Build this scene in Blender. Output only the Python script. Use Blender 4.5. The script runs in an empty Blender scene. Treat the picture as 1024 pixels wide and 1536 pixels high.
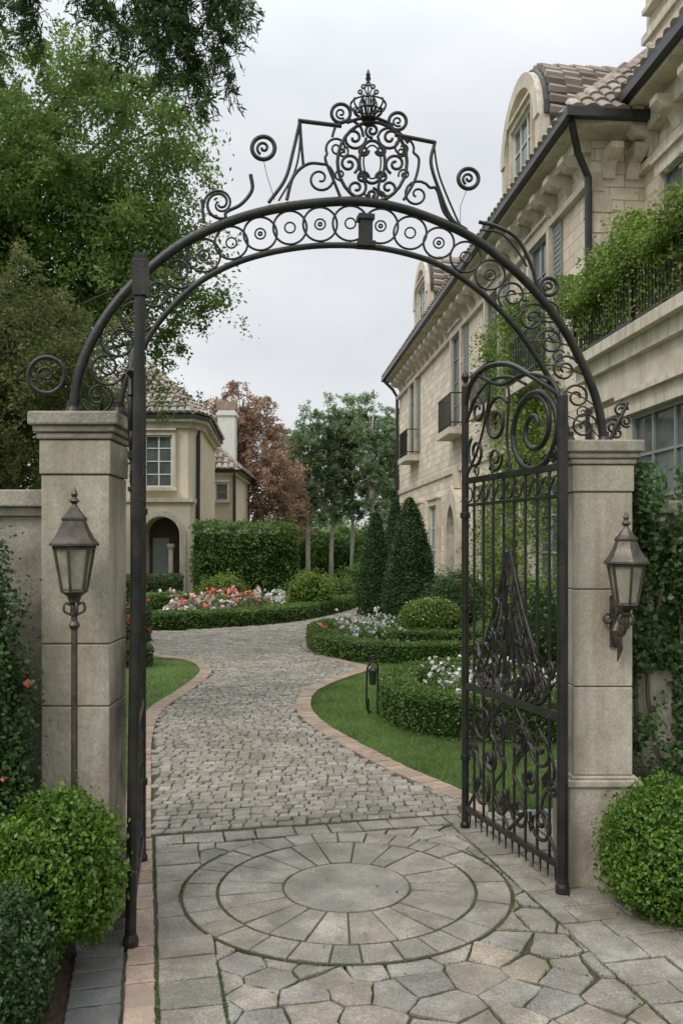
import bpy, math, random, bmesh
import numpy as np
from mathutils import Vector
random.seed(7); rng=np.random.default_rng(7)
R=math.radians
scene=bpy.context.scene
# ------------------------------------------------------------------ materials
def nmat(name,c1,c2,scale=4,rough=.8,bump=.2,bscale=40,isl=0.0,palette=None,dirt=None,dscale=.7,damt=.5,metal=0,spec=.3,stretch=None,transl=0,ashlar=None,shade=(.72,1.12),speck=0,foot=None,streak=None,dlo=.45):
    m=bpy.data.materials.new(name); m.use_nodes=True; nt=m.node_tree; N=nt.nodes; L=nt.links
    b=N['Principled BSDF']; b.inputs['Roughness'].default_value=rough; b.inputs['Metallic'].default_value=metal
    b.inputs['Specular IOR Level'].default_value=spec
    tc=N.new('ShaderNodeTexCoord'); vec=tc.outputs['Object']
    if stretch:
        mp=N.new('ShaderNodeMapping'); mp.inputs['Scale'].default_value=stretch; L.new(vec,mp.inputs[0]); vec=mp.outputs[0]
    def noise(s,d=5,rr=.6,v=None):
        n=N.new('ShaderNodeTexNoise'); n.inputs['Scale'].default_value=s; n.inputs['Detail'].default_value=d; n.inputs['Roughness'].default_value=rr
        L.new(v or vec,n.inputs['Vector']); return n.outputs['Fac']
    def ramp(src,stops,interp='LINEAR'):
        r=N.new('ShaderNodeValToRGB'); r.color_ramp.interpolation=interp
        e=r.color_ramp.elements
        while len(e)<len(stops): e.new(.5)
        for i,(p,c) in enumerate(stops): e[i].position=p; e[i].color=(*c,1)
        L.new(src,r.inputs[0]); return r.outputs[0]
    def mix(a,bb,f,mode='MIX'):
        x=N.new('ShaderNodeMix'); x.data_type='RGBA'; x.blend_type=mode
        for s,i in ((a,6),(bb,7)):
            if isinstance(s,tuple): x.inputs[i].default_value=(*s,1)
            else: L.new(s,x.inputs[i])
        if isinstance(f,(int,float)): x.inputs[0].default_value=f
        else: L.new(f,x.inputs[0])
        return x.outputs[2]
    col=ramp(noise(scale),[(.32,c1),(.68,c2)])
    geo=N.new('ShaderNodeNewGeometry')
    if palette:
        pc=ramp(geo.outputs['Random Per Island'],[(i/(len(palette)-.999),c) for i,c in enumerate(palette)])
        sh=ramp(noise(scale),[(.3,(shade[0],)*3),(.7,(shade[1],)*3)])
        col=mix(pc,sh,1.0,'MULTIPLY')
    hb=None
    if ashlar:
        sp=N.new('ShaderNodeSeparateXYZ'); L.new(tc.outputs['Object'],sp.inputs[0])
        ad=N.new('ShaderNodeMath'); ad.operation='ADD'; L.new(sp.outputs[0],ad.inputs[0]); L.new(sp.outputs[1],ad.inputs[1])
        cb=N.new('ShaderNodeCombineXYZ'); L.new(ad.outputs[0],cb.inputs[0]); L.new(sp.outputs[2],cb.inputs[1])
        br=N.new('ShaderNodeTexBrick'); L.new(cb.outputs[0],br.inputs['Vector'])
        br.inputs['Scale'].default_value=1; br.inputs['Brick Width'].default_value=ashlar[0]; br.inputs['Row Height'].default_value=ashlar[1]
        br.inputs['Mortar Size'].default_value=ashlar[2]; br.inputs['Mortar Smooth'].default_value=.2
        br.inputs['Color1'].default_value=(1.06,1.05,1.03,1); br.inputs['Color2'].default_value=(.80,.765,.72,1); br.inputs['Mortar'].default_value=(.52,.47,.40,1)
        col=mix(col,br.outputs['Color'],1.0,'MULTIPLY'); hb=br.outputs['Fac']
    if speck:
        col=mix(col,ramp(noise(110,3,.7),[(.38,(1-speck,)*3),(.62,(1+speck*.5,)*3)]),1.0,'MULTIPLY')
    if dirt:
        f=ramp(noise(dscale,7,.72),[(dlo,(0,0,0)),(dlo+.25,(damt,)*3)])
        col=mix(col,dirt,f)
    if streak:   # rain streaks: noise stretched along z
        mp2=N.new('ShaderNodeMapping'); mp2.inputs['Scale'].default_value=(1,1,.07); L.new(tc.outputs['Object'],mp2.inputs[0])
        col=mix(col,streak,ramp(noise(9,4,.6,mp2.outputs[0]),[(.46,(0,0,0)),(.7,(.7,)*3)]))
    if foot:   # weathering towards the foot of the object
        sp=N.new('ShaderNodeSeparateXYZ'); L.new(tc.outputs['Object'],sp.inputs[0])
        ma=N.new('ShaderNodeMath'); ma.operation='MULTIPLY_ADD'; L.new(noise(4,6,.75),ma.inputs[0]); ma.inputs[1].default_value=2.2; L.new(sp.outputs[2],ma.inputs[2])
        col=mix(foot,col,ramp(ma.outputs[0],[(.7,(.0,)*3),(1.0,(.85,)*3)]))
    L.new(col,b.inputs['Base Color'])
    if bump>0:
        bp=N.new('ShaderNodeBump'); bp.inputs['Strength'].default_value=bump; bp.inputs['Distance'].default_value=.02
        L.new(noise(bscale,6,.65),bp.inputs['Height']); last=bp
        if hb:
            b2=N.new('ShaderNodeBump'); b2.invert=True; b2.inputs['Strength'].default_value=.8; b2.inputs['Distance'].default_value=.02
            L.new(hb,b2.inputs['Height']); L.new(bp.outputs[0],b2.inputs['Normal']); last=b2
        L.new(last.outputs[0],b.inputs['Normal'])
    if transl>0:
        t=N.new('ShaderNodeBsdfTranslucent'); L.new(col,t.inputs[0])
        ms=N.new('ShaderNodeMixShader'); ms.inputs[0].default_value=transl
        L.new(b.outputs[0],ms.inputs[1]); L.new(t.outputs[0],ms.inputs[2]); L.new(ms.outputs[0],N['Material Output'].inputs[0])
    return m
def leafmat(name,pal,scale=1.5,rough=.5,transl=.3,k=1.0):
    return nmat(name,(0,0,0),(1,1,1),scale=scale,rough=rough,bump=0,palette=[tuple(c*k for c in p) for p in pal],transl=transl,spec=.35,shade=(.62,1.25))
M={}
M['iron']=nmat('wrought_iron',(.012,.012,.012),(.032,.031,.029),9,.36,.2,60,metal=.3,spec=.5,dirt=(.07,.052,.037),dscale=6,damt=.45)
M['bronze']=nmat('aged_bronze',(.055,.045,.036),(.15,.125,.10),14,.38,.2,60,metal=.55,spec=.5,dirt=(.05,.06,.05),dscale=12,damt=.5)
M['pillar']=nmat('pillar_limestone',(.43,.39,.315),(.58,.535,.45),3,.85,.5,35,dirt=(.235,.205,.15),dscale=2.6,damt=.85,stretch=(1,1,.6),speck=.18,foot=(.26,.195,.125),streak=(.27,.24,.18),dlo=.47)
M['mortar']=nmat('dark_mortar',(.09,.08,.06),(.14,.12,.095),8,.95,.3,60)
M['coping']=nmat('coping_stone',(.30,.27,.215),(.45,.41,.335),5,.85,.4,50,dirt=(.13,.12,.09),dscale=3,damt=.85,speck=.2)
M['ashlar']=nmat('ashlar_wall',(.72,.64,.54),(.83,.755,.65),2.5,.85,.4,22,ashlar=(.62,.26,.010),dirt=(.54,.45,.35),dscale=.7,damt=.6,speck=.06)
M['render']=nmat('cream_render',(.60,.52,.40),(.70,.62,.49),1.5,.85,.1,30,dirt=(.46,.38,.29),dscale=.6,damt=.4)
M['trim']=nmat('carved_stone_trim',(.58,.515,.42),(.71,.645,.55),3,.8,.2,30,dirt=(.35,.29,.22),dscale=1.2,damt=.7,streak=(.38,.32,.24))
M['tile']=nmat('clay_roof_tile',(0,0,0),(1,1,1),3,.8,.3,30,palette=[(.17,.13,.11),(.38,.32,.27),(.27,.215,.185),(.50,.45,.39),(.29,.22,.18),(.43,.375,.32)],dirt=(.12,.12,.10),dscale=1.5,damt=.7)
M['gutter']=nmat('black_gutter',(.018,.020,.020),(.032,.034,.033),5,.35,0,spec=.5)
M['frame']=nmat('window_frame_paint',(.2,.22,.21),(.26,.28,.265),6,.5,.05)
M['frame_w']=nmat('white_frame_paint',(.6,.6,.57),(.7,.7,.66),6,.5,.05)
M['glass']=nmat('window_glass',(.04,.05,.055),(.14,.165,.17),.9,.06,0,spec=1.0)
M['void']=nmat('shaded_interior',(.05,.04,.03),(.09,.07,.05),2,.8,0)
M['lglass']=nmat('frosted_lantern_glass',(.20,.19,.15),(.40,.37,.29),9,.15,.05,spec=.7)
M['cobble']=nmat('cobblestone',(0,0,0),(1,1,1),9,.85,.6,70,palette=[(.23,.21,.175),(.39,.355,.30),(.30,.275,.23),(.45,.41,.35),(.34,.305,.255),(.41,.38,.335)],dirt=(.15,.145,.10),dscale=1.5,damt=.8,speck=.28)
M['slab']=nmat('paving_slab',(0,0,0),(1,1,1),3.5,.8,.7,40,palette=[(.29,.27,.23),(.38,.35,.295),(.33,.31,.27),(.40,.365,.31),(.34,.30,.25),(.37,.35,.305)],dirt=(.155,.145,.105),dscale=4,damt=.85,speck=.36,shade=(.58,1.15))
M['flag']=nmat('flagstone',(0,0,0),(1,1,1),3.5,.8,.7,36,palette=[(.30,.285,.25),(.39,.355,.295),(.33,.31,.275),(.40,.33,.255),(.27,.26,.23),(.37,.35,.31),(.41,.375,.315),(.35,.30,.245)],dirt=(.16,.145,.105),dscale=4,damt=.85,speck=.36,shade=(.58,1.15))
M['dark']=nmat('slate_edging',(0,0,0),(1,1,1),7,.75,.5,55,palette=[(.10,.105,.105),(.17,.17,.16),(.13,.13,.125),(.19,.185,.17)],dirt=(.09,.085,.065),dscale=2.2,damt=.6,speck=.25)
M['brick']=nmat('clay_paver',(0,0,0),(1,1,1),9,.85,.4,60,palette=[(.34,.24,.18),(.46,.35,.275),(.40,.29,.22),(.35,.255,.20),(.47,.39,.32)],dirt=(.23,.20,.15),dscale=3,damt=.85,speck=.25)
M['joint']=nmat('sand_moss_joint',(.065,.056,.04),(.105,.09,.066),8,.95,.6,80,dirt=(.05,.072,.02),dscale=2.6,damt=.95,dlo=.4)
M['mulch']=nmat('mulch',(.045,.030,.021),(.11,.075,.052),25,.95,1,60)
M['ground']=nmat('grass_terrain',(.07,.12,.035),(.11,.17,.05),1.2,.95,.5,60,dirt=(.09,.10,.04),dscale=.3,damt=.5)
M['lawn']=nmat('lawn_soil',(.08,.135,.035),(.12,.19,.055),3,.95,.6,90)
M['blade']=leafmat('grass_blade',[(.13,.21,.055),(.19,.285,.085),(.15,.24,.065),(.25,.33,.12)],1.6,.6,.35)
M['moss']=leafmat('moss',[(.06,.10,.02),(.10,.15,.03),(.08,.11,.03)],5,.8,.2)
M['box']=leafmat('boxwood_leaf',[(.06,.125,.018),(.13,.235,.03),(.09,.18,.025),(.20,.32,.05)],5,.4,.3)
M['boxdark']=leafmat('yew_leaf',[(.03,.065,.022),(.06,.115,.035),(.042,.085,.028),(.09,.15,.045)],4,.45,.25)
M['hedge']=leafmat('hedge_leaf',[(.075,.14,.03),(.15,.245,.055),(.10,.18,.04),(.20,.30,.08)],2,.45,.3)
M['ivy']=leafmat('ivy_leaf',[(.035,.08,.025),(.08,.145,.04),(.05,.105,.032),(.13,.19,.06)],3,.4,.3)
M['vine']=leafmat('vine_leaf',[(.12,.19,.03),(.22,.32,.06),(.16,.25,.04),(.29,.38,.09)],2,.45,.45)
M['tleaf']=leafmat('tree_leaf',[(.09,.16,.035),(.17,.255,.055),(.12,.20,.045),(.23,.31,.08)],.5,.5,.45)
M['tolive']=leafmat('olive_tree_leaf',[(.085,.12,.035),(.15,.18,.05),(.11,.14,.04),(.22,.17,.07)],1,.5,.4)
M['tdark']=leafmat('overhanging_leaf',[(.045,.095,.03),(.09,.16,.045),(.065,.12,.035),(.13,.20,.06)],2,.5,.4)
M['tfar']=leafmat('hazed_poplar_leaf',[(.19,.27,.13),(.27,.36,.18),(.23,.32,.16),(.33,.42,.22)],.3,.6,.45)  # far foliage: distance haze is painted in as paler leaf colours
M['tred']=leafmat('copper_leaf',[(.38,.20,.14),(.50,.30,.21),(.40,.27,.18),(.52,.35,.25),(.30,.27,.16)],.3,.6,.4)
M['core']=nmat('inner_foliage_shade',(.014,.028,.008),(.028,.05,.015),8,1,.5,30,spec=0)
M['bark']=nmat('bark',(.08,.065,.05),(.15,.125,.10),12,.9,.8,40,stretch=(1,1,.25))
M['barkpale']=nmat('pale_bark',(.38,.36,.32),(.55,.52,.47),6,.9,.5,30)
M['petalw']=leafmat('white_petal',[(.8,.8,.76),(.68,.64,.62),(.82,.78,.76)],3,.6,.2)
M['petalr']=leafmat('coral_petal',[(.65,.06,.05),(.8,.28,.14),(.75,.18,.2),(.82,.42,.3),(.7,.2,.15)],3,.6,.2)
M['petalp']=leafmat('pink_petal',[(.8,.42,.45),(.82,.6,.5),(.75,.3,.38)],3,.6,.2)
# ------------------------------------------------------------------ mesh helpers
def link(o,parent=None):
    scene.collection.objects.link(o)
    if parent: o.parent=parent
    return o
def empty(name,loc=(0,0,0),rz=0):
    e=bpy.data.objects.new(name,None); e.empty_display_size=.2; e.location=loc; e.rotation_euler=(0,0,rz); return link(e)
class MB:
    def __init__(s): s.v=[]; s.f=[]
    def add(s,vs,fs):
        o=len(s.v); s.v+= [tuple(v) for v in vs]; s.f+=[tuple(i+o for i in f) for f in fs]
    def box(s,x0,x1,y0,y1,z0,z1):
        s.add([(x0,y0,z0),(x1,y0,z0),(x1,y1,z0),(x0,y1,z0),(x0,y0,z1),(x1,y0,z1),(x1,y1,z1),(x0,y1,z1)],
              [(0,3,2,1),(4,5,6,7),(0,1,5,4),(1,2,6,5),(2,3,7,6),(3,0,4,7)])
    def obox(s,O,U,W,u0,u1,w0,w1,z0,z1):
        O=Vector(O);U=Vector(U);W=Vector(W);Z=Vector((0,0,1))
        P=[O+U*u+W*w+Z*z for z in (z0,z1) for (u,w) in ((u0,w0),(u1,w0),(u1,w1),(u0,w1))]
        s.add(P,[(0,3,2,1),(4,5,6,7),(0,1,5,4),(1,2,6,5),(2,3,7,6),(3,0,4,7)])
    def prism(s,prof,fn,a,b):
        n=len(prof)
        vs=[fn(p,q,a) for p,q in prof]+[fn(p,q,b) for p,q in prof]
        s.add(vs,[tuple(range(n))[::-1],tuple(range(n,2*n))]+[(i,(i+1)%n,n+(i+1)%n,n+i) for i in range(n)])
    def arch(s,inner,outer,fn,a,b):
        n=len(inner)
        vs=[fn(p,q,t) for t in (a,b) for L in (inner,outer) for p,q in L]
        fs=[]
        for i in range(n-1):
            fs+=[(i,i+1,n+i+1,n+i),(2*n+i,3*n+i,3*n+i+1,2*n+i+1),(i,2*n+i,2*n+i+1,i+1),(n+i,n+i+1,3*n+i+1,3*n+i)]
        fs+=[(0,n,3*n,2*n),(n-1,3*n-1,4*n-1,2*n-1)]
        s.add(vs,fs)
    def lathe(s,c,prof,n=16,rot=0):
        vs=[];fs=[]
        for r,z in prof:
            for i in range(n):
                a=rot+2*math.pi*i/n; vs.append((c[0]+r*math.cos(a),c[1]+r*math.sin(a),c[2]+z))
        m=len(prof)
        for j in range(m-1):
            for i in range(n): fs.append((j*n+i,j*n+(i+1)%n,(j+1)*n+(i+1)%n,(j+1)*n+i))
        fs.append(tuple(range(n))[::-1]); fs.append(tuple(range((m-1)*n,m*n)))
        s.add(vs,fs)
    def tube(s,pts,rad,n=7):
        pts=[Vector(p) for p in pts]; m=len(pts); vs=[];fs=[]
        if not isinstance(rad,(list,tuple)): rad=[rad]*m
        up=Vector((0.1,.2,1)).normalized()
        for j,p in enumerate(pts):
            t=(pts[min(j+1,m-1)]-pts[max(j-1,0)]).normalized()
            x=t.cross(up)
            if x.length<.05: x=t.cross(Vector((1,0,0)))
            x.normalize(); y=t.cross(x).normalized()
            for i in range(n):
                a=2*math.pi*i/n; vs.append(p+x*math.cos(a)*rad[j]+y*math.sin(a)*rad[j])
        for j in range(m-1):
            for i in range(n): fs.append((j*n+i,j*n+(i+1)%n,(j+1)*n+(i+1)%n,(j+1)*n+i))
        fs.append(tuple(range(n))[::-1]); fs.append(tuple(range((m-1)*n,m*n)))
        s.add(vs,fs)
    def stone(s,poly,z0,z1,gap=.006,ch=.008,wob=0):
        if wob:
            q=[]
            for i in range(len(poly)):
                a=poly[i];b=poly[(i+1)%len(poly)]; l=math.hypot(b[0]-a[0],b[1]-a[1]); k=2 if l<.12 else 4
                for j in range(k):
                    t=(j+ (0 if j==0 else random.uniform(-.2,.2)))/k; q.append((a[0]+(b[0]-a[0])*t+random.uniform(-wob,wob),a[1]+(b[1]-a[1])*t+random.uniform(-wob,wob)))
            poly=q
        cx=sum(p[0] for p in poly)/len(poly); cy=sum(p[1] for p in poly)/len(poly)
        def sh(d):
            o=[]
            for x,y in poly:
                l=math.hypot(x-cx,y-cy)+1e-6; k=max(.2,1-d/l); o.append((cx+(x-cx)*k,cy+(y-cy)*k))
            return o
        n=len(poly); a=sh(gap); b=sh(gap+ch); tx=random.uniform(-.014,.014); ty=random.uniform(-.014,.014)
        vs=[(x,y,z0) for x,y in a]+[(x,y,z1-ch*.7+(x-cx)*tx+(y-cy)*ty) for x,y in a]+[(x,y,z1+(x-cx)*tx+(y-cy)*ty) for x,y in b]
        fs=[(i,(i+1)%n,n+(i+1)%n,n+i) for i in range(n)]+[(n+i,n+(i+1)%n,2*n+(i+1)%n,2*n+i) for i in range(n)]+[tuple(range(2*n,3*n))]
        s.add(vs,fs)
    def make(s,name,mat,parent=None,bevel=0,smooth=False):
        me=bpy.data.meshes.new(name); me.from_pydata(s.v,[],s.f); me.update()
        if smooth: me.polygons.foreach_set('use_smooth',[True]*len(me.polygons))
        o=bpy.data.objects.new(name,me); me.materials.append(mat); link(o,parent)
        if bevel:
            b=o.modifiers.new('bevel','BEVEL'); b.width=bevel; b.segments=2; b.limit_method='ANGLE'
        return o
def leaves(name,P,Nn,size,mat,parent=None,aspect=.55,align=.5,tdir=None):
    n=len(P)
    if n==0: return
    P=np.asarray(P,float); Nn=np.asarray(Nn,float)
    r=rng.normal(size=(n,3)); r/=np.linalg.norm(r,axis=1)[:,None]
    nn=Nn*align+r*(1-align); nn/=np.linalg.norm(nn,axis=1)[:,None]+1e-9
    q=rng.normal(size=(n,3)) if tdir is None else tdir+rng.normal(size=(n,3))*.35
    t=np.cross(nn,q) if tdir is None else q-nn*(q*nn).sum(1)[:,None]
    t/=np.linalg.norm(t,axis=1)[:,None]+1e-9
    b=np.cross(nn,t)
    Ls=(size*(.6+.8*rng.random(n)))[:,None]
    V=np.empty((n,4,3)); V[:,0]=P-t*Ls*.5; V[:,1]=P+b*Ls*aspect*.5+nn*Ls*.08; V[:,2]=P+t*Ls*.5; V[:,3]=P-b*Ls*aspect*.5+nn*Ls*.08
    me=bpy.data.meshes.new(name); me.vertices.add(4*n); me.vertices.foreach_set('co',V.astype(np.float32).ravel())
    me.loops.add(4*n); me.loops.foreach_set('vertex_index',np.arange(4*n,dtype=np.int32))
    me.polygons.add(n); me.polygons.foreach_set('loop_start',np.arange(0,4*n,4,dtype=np.int32))
    me.update(calc_edges=True)
    o=bpy.data.objects.new(name,me); me.materials.append(mat); return link(o,parent)
def sn(P,f,seed=0):
    g=np.random.default_rng(seed); out=np.zeros(len(P))
    for i in range(5):
        k=g.normal(size=3)*f*(1+.5*i); out+=np.sin(P@k+g.random()*6.28)/(1+.4*i)
    return out/2.4
def cr(pts,n=8):
    pts=[np.array(p,float) for p in pts]; out=[]
    Q=[2*pts[0]-pts[1]]+pts+[2*pts[-1]-pts[-2]]
    for i in range(1,len(Q)-2):
        a,b,c,d=Q[i-1:i+3]
        for k in range(n):
            t=k/n; out.append(.5*((2*b)+(-a+c)*t+(2*a-5*b+4*c-d)*t*t+(-a+3*b-3*c+d)*t**3))
    out.append(pts[-1]); return out
def curve(name,splines,mat,parent=None,res=3):
    cu=bpy.data.curves.new(name,'CURVE'); cu.dimensions='3D'; cu.bevel_depth=.01; cu.bevel_resolution=res; cu.use_fill_caps=True
    for pts,r in splines:
        sp=cu.splines.new('POLY'); sp.points.add(len(pts)-1)
        for i,p in enumerate(pts):
            sp.points[i].co=(*[float(c) for c in p],1); rr=r if not isinstance(r,(list,tuple)) else r[0]+(r[1]-r[0])*i/(len(pts)-1)
            sp.points[i].radius=rr/.01
    cu.materials.append(mat); o=bpy.data.objects.new(name,cu); return link(o,parent)
def spiral(cx,cy,r0,r1,turns,a0,d=1,n=26):
    o=[]
    for i in range(n+1):
        t=i/n; r=r0+(r1-r0)*t; a=a0+d*turns*2*math.pi*t; o.append((cx+r*math.cos(a),cy+r*math.sin(a)))
    return o
def ell(cx,cy,rx,ry,n=28): return [(cx+rx*math.cos(2*math.pi*i/n),cy+ry*math.sin(2*math.pi*i/n)) for i in range(n+1)]
def inpoly(X,Y,poly):
    X=np.asarray(X);Y=np.asarray(Y); ins=np.zeros(X.shape,bool); n=len(poly)
    for i in range(n):
        x1,y1=poly[i];x2,y2=poly[(i+1)%n]
        if y1==y2: continue
        c=((y1>Y)!=(y2>Y))&(X<(x2-x1)*(Y-y1)/(y2-y1)+x1); ins^=c
    return ins
# ------------------------------------------------------------------ drive plan (metres)
Ledge=[(-1.285,5.88),(-1.577,7.22),(-1.95,8.97),(-2.15,10.48),(-2.06,11.93),(-2.02,13.13),(-2.10,14.05),(-2.47,15.1),(-3.16,15.7),(-4.2,16.0),(-12,16.6)]
Redge=[(.87,6.37),(.91,6.67),(.70,7.12),(.40,7.69),(.05,8.52),(-.305,9.45),(-.50,10.2),(-.58,10.9),(-.545,11.8),(-.33,12.6),(.05,13.5),(.30,14.15),(-.14,15.0),(-.59,16.25),(-.80,17.3),(-.73,19),(-.36,21.1),(.145,23.6),(.66,26),(2.07,30.6),(3.6,36),(5,42)]
Tedge=[(-12,20.8),(-4.64,20.3),(-3.39,20.8),(-1.9,22),(-.95,23.6),(.17,27.4),(.78,30.6),(1.8,36),(2.6,42)]
Ls=[tuple(p) for p in cr(Ledge,6)]; Rs=[tuple(p) for p in cr(Redge,6)]; Ts=[tuple(p) for p in cr(Tedge,6)]
drive=Ls+Ts+Rs[::-1]
def sheet(name,poly,z,mat):
    mb=MB(); mb.add([(x,y,z) for x,y in poly],[tuple(range(len(poly)))]); return mb.make(name,mat)
sheet('terrain',[(-300,-60),(300,-60),(300,500),(-300,500)],-.02,M['ground'])
dr=empty('cobblestone_driveway')
bm=bmesh.new(); vs=[bm.verts.new((x,y,.012)) for x,y in drive]; bm.faces.new(vs); bmesh.ops.triangulate(bm,faces=bm.faces[:])
me=bpy.data.meshes.new('bed'); bm.to_mesh(me); bm.free(); me.materials.append(M['joint']); link(bpy.data.objects.new('bed',me),dr)
e1=np.array((math.cos(R(12.6)),math.sin(R(12.6)))); e2=np.array((-e1[1],e1[0])); C0=np.array((.03,5.03))
def PF(a,b): p=C0+e1*a+e2*b; return (float(p[0]),float(p[1]))
mb=MB(); yy=5.6; cand=[]
while yy<41:
    hgt=random.uniform(.085,.105) if yy<20 else .17
    x=-9-random.random()*.1 if yy>15 else -2.6-random.random()*.1; xe=2.5 if yy<28 else 5
    ang=.223*max(0,1-(yy-6)/5)
    while x<xe:
        w=random.uniform(.07,.135) if yy<20 else random.uniform(.15,.26)
        cand.append((x,yy,w,hgt,ang)); x+=w
    yy+=hgt
ca=np.array(cand); cx=ca[:,0]+ca[:,2]/2; cy=ca[:,1]+ca[:,3]/2+ca[:,4]*cx
ok=inpoly(cx,cy,drive)&(((cx-C0[0])*e2[0]+(cy-C0[1])*e2[1])>1.17)
for x,y,w,h,ang in ca[ok]:
    j=lambda:random.uniform(-.009,.009)
    y0=y+ang*x;y1=y+ang*(x+w)
    mb.stone([(x+j(),y0+j()),(x+w+j(),y1+j()),(x+w+j(),y1+h+j()),(x+j(),y0+h+j())],.01,.026+random.uniform(-.004,.005),.006,.009)
mb.make('cobbles',M['cobble'],dr)
n=26000; X=rng.uniform(-2.2,1,n); Y=6+6*rng.random(n)**1.3; Q=np.c_[X,Y,np.full(n,.021)]
k=inpoly(X,Y,drive)&((sn(Q,1.3,31)+rng.normal(size=n)*.25)>.45)&(((X-C0[0])*e2[0]+(Y-C0[1])*e2[1])>1.2); Q=Q[k]; leaves('moss_tufts',Q,np.tile([0,0,1.],(len(Q),1)),.012,M['moss'],dr,.6,.6)
mb=MB()
for path,side in ((Ls,1),(Rs[:-10],-1)):
    P=np.array(path); seg=np.r_[0,np.cumsum(np.linalg.norm(np.diff(P,axis=0),axis=1))]
    tot=seg[-1]; d=0
    while d<tot-.1 and d<40:
        def at(q): return np.array((np.interp(q,seg,P[:,0]),np.interp(q,seg,P[:,1])))
        a=at(d);b=at(d+.1); ta=at(min(d+.05,tot))-at(max(d-.05,0)); tb=at(min(d+.15,tot))-at(d+.05)
        na=np.array((-ta[1],ta[0]));na/=np.linalg.norm(na)+1e-9;nb=np.array((-tb[1],tb[0]));nb/=np.linalg.norm(nb)+1e-9
        q=[a,b,b+nb*side*.2,a+na*side*.2]
        mb.stone([tuple(map(float,k)) for k in q],.0,.034+random.uniform(-.003,.004),.005,.007); d+=.1
mb.make('brick_edging',M['brick'],dr)
# entrance paving
pv=empty('stone_paving')
poly=[PF(-1.25,-5),PF(6,-5),PF(6,1.16),PF(-1.25,1.16)]
mb=MB(); mb.add([(x,y,.006) for x,y in poly],[(0,1,2,3)]); mb.make('paving_bed',M['joint'],pv)
def slabgrid(mb,a0,a1,b0,b1,w,h,jit=.15,z=.024,g=.006):
    b=b0
    while b<b1-.02:
        hh=min(h*random.uniform(.82,1.18),b1-b)
        if b1-b-hh<h*.4: hh=b1-b
        a=a0-random.uniform(0,w*.5)*(0 if a1-a0<w*1.5 else 1)
        while a<a1-.02:
            ww=w*random.uniform(1-jit,1+jit); ax=max(a,a0); ae=min(a+ww,a1)
            if a1-ae<w*.25: ae=a1
            if ae-ax>.04: mb.stone([PF(ax,b),PF(ae,b),PF(ae,b+hh),PF(ax,b+hh)],.0,z+random.uniform(-.003,.003),g,.006,wob=.004)
            a=ae if ae>ax else a+ww
        b+=hh
mb=MB()
slabgrid(mb,-1.08,.98,.95,1.15,.27,.2,.25)
slabgrid(mb,-1.08,-.8,-3,.95,.28,.24,jit=0)
slabgrid(mb,.98,6,-3,1.16,.34,.2,.3)
mb.make('paving_slabs',M['slab'],pv)
mb=MB(); slabgrid(mb,-1.23,-1.09,-3,1.14,.14,.2,jit=0,z=.022); mb.make('brick_strip',M['brick'],pv)
mb=MB(); slabgrid(mb,-1.47,-1.235,-3,-.15,.235,.16,jit=0,z=.03); mb.make('slate_strip',M['dark'],pv)
sites=[]; tries=0
while tries<7000:
    tries+=1; s=(random.uniform(-.9,1.1),random.uniform(-3.1,1.0),random.choice((.13,.17,.2,.26,.3)))
    if all(math.hypot(s[0]-t[0],s[1]-t[1])>(s[2]+t[2])*.5 for t in sites): sites.append(s)
def clip(poly,px,py,nx,ny):
    out=[]
    for i in range(len(poly)):
        a=poly[i];b=poly[(i+1)%len(poly)]
        da=(a[0]-px)*nx+(a[1]-py)*ny; db=(b[0]-px)*nx+(b[1]-py)*ny
        if da<=0: out.append(a)
        if (da<0)!=(db<0) and da!=db:
            t=da/(da-db); out.append((a[0]+(b[0]-a[0])*t,a[1]+(b[1]-a[1])*t))
    return out
mb=MB(); fj=[]
for s in sites:
    p=[(-.8,-3),(.98,-3),(.98,.94),(-.8,.94)]
    for t in sites:
        if t is s or math.hypot(s[0]-t[0],s[1]-t[1])>1.1: continue
        p=clip(p,(s[0]+t[0])/2,(s[1]+t[1])/2,t[0]-s[0],t[1]-s[1])
        if len(p)<3: break
    if len(p)<3: continue
    q=[p[0]]
    for v in p[1:]:
        if math.hypot(v[0]-q[-1][0],v[1]-q[-1][1])>.05: q.append(v)
    if len(q)<3: continue
    p=q
    cx=sum(q[0] for q in p)/len(p);cy=sum(q[1] for q in p)/len(p)
    if math.hypot(cx,cy)<.72: continue
    mb.stone([PF(*q) for q in p],.0,.022+random.uniform(-.003,.003),.005,.006,wob=.005)
    for i in range(len(p)):
        for t in np.linspace(0,1,12): fj.append(PF(p[i][0]*(1-t)+p[(i+1)%len(p)][0]*t,p[i][1]*(1-t)+p[(i+1)%len(p)][1]*t))
mb.make('flagstones',M['flag'],pv)
def moss(P,n,spread,name,parent,thr=.1,f=2.6):
    P=np.array(P); i=rng.integers(0,len(P),n); Q=np.c_[P[i]+rng.normal(size=(n,2))*spread,np.full(n,.027)]
    k=(sn(Q,f,21)+rng.normal(size=n)*.25)>thr; Q=Q[k]
    leaves(name,Q,np.tile([0,0,1.],(len(Q),1)),.010,M['moss'],parent,.6,.5)
moss([p for p in fj if math.hypot(p[0]-C0[0],p[1]-C0[1])>.96],16000,.004,'moss_in_joints',pv,.3,2.0)
md=empty('paving_medallion')
mb=MB(); mb.lathe((C0[0],C0[1],0),[(.945,.0),(.945,.0275)],72); mb.make('moss_joint',M['joint'],md)
mb=MB()
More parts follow.
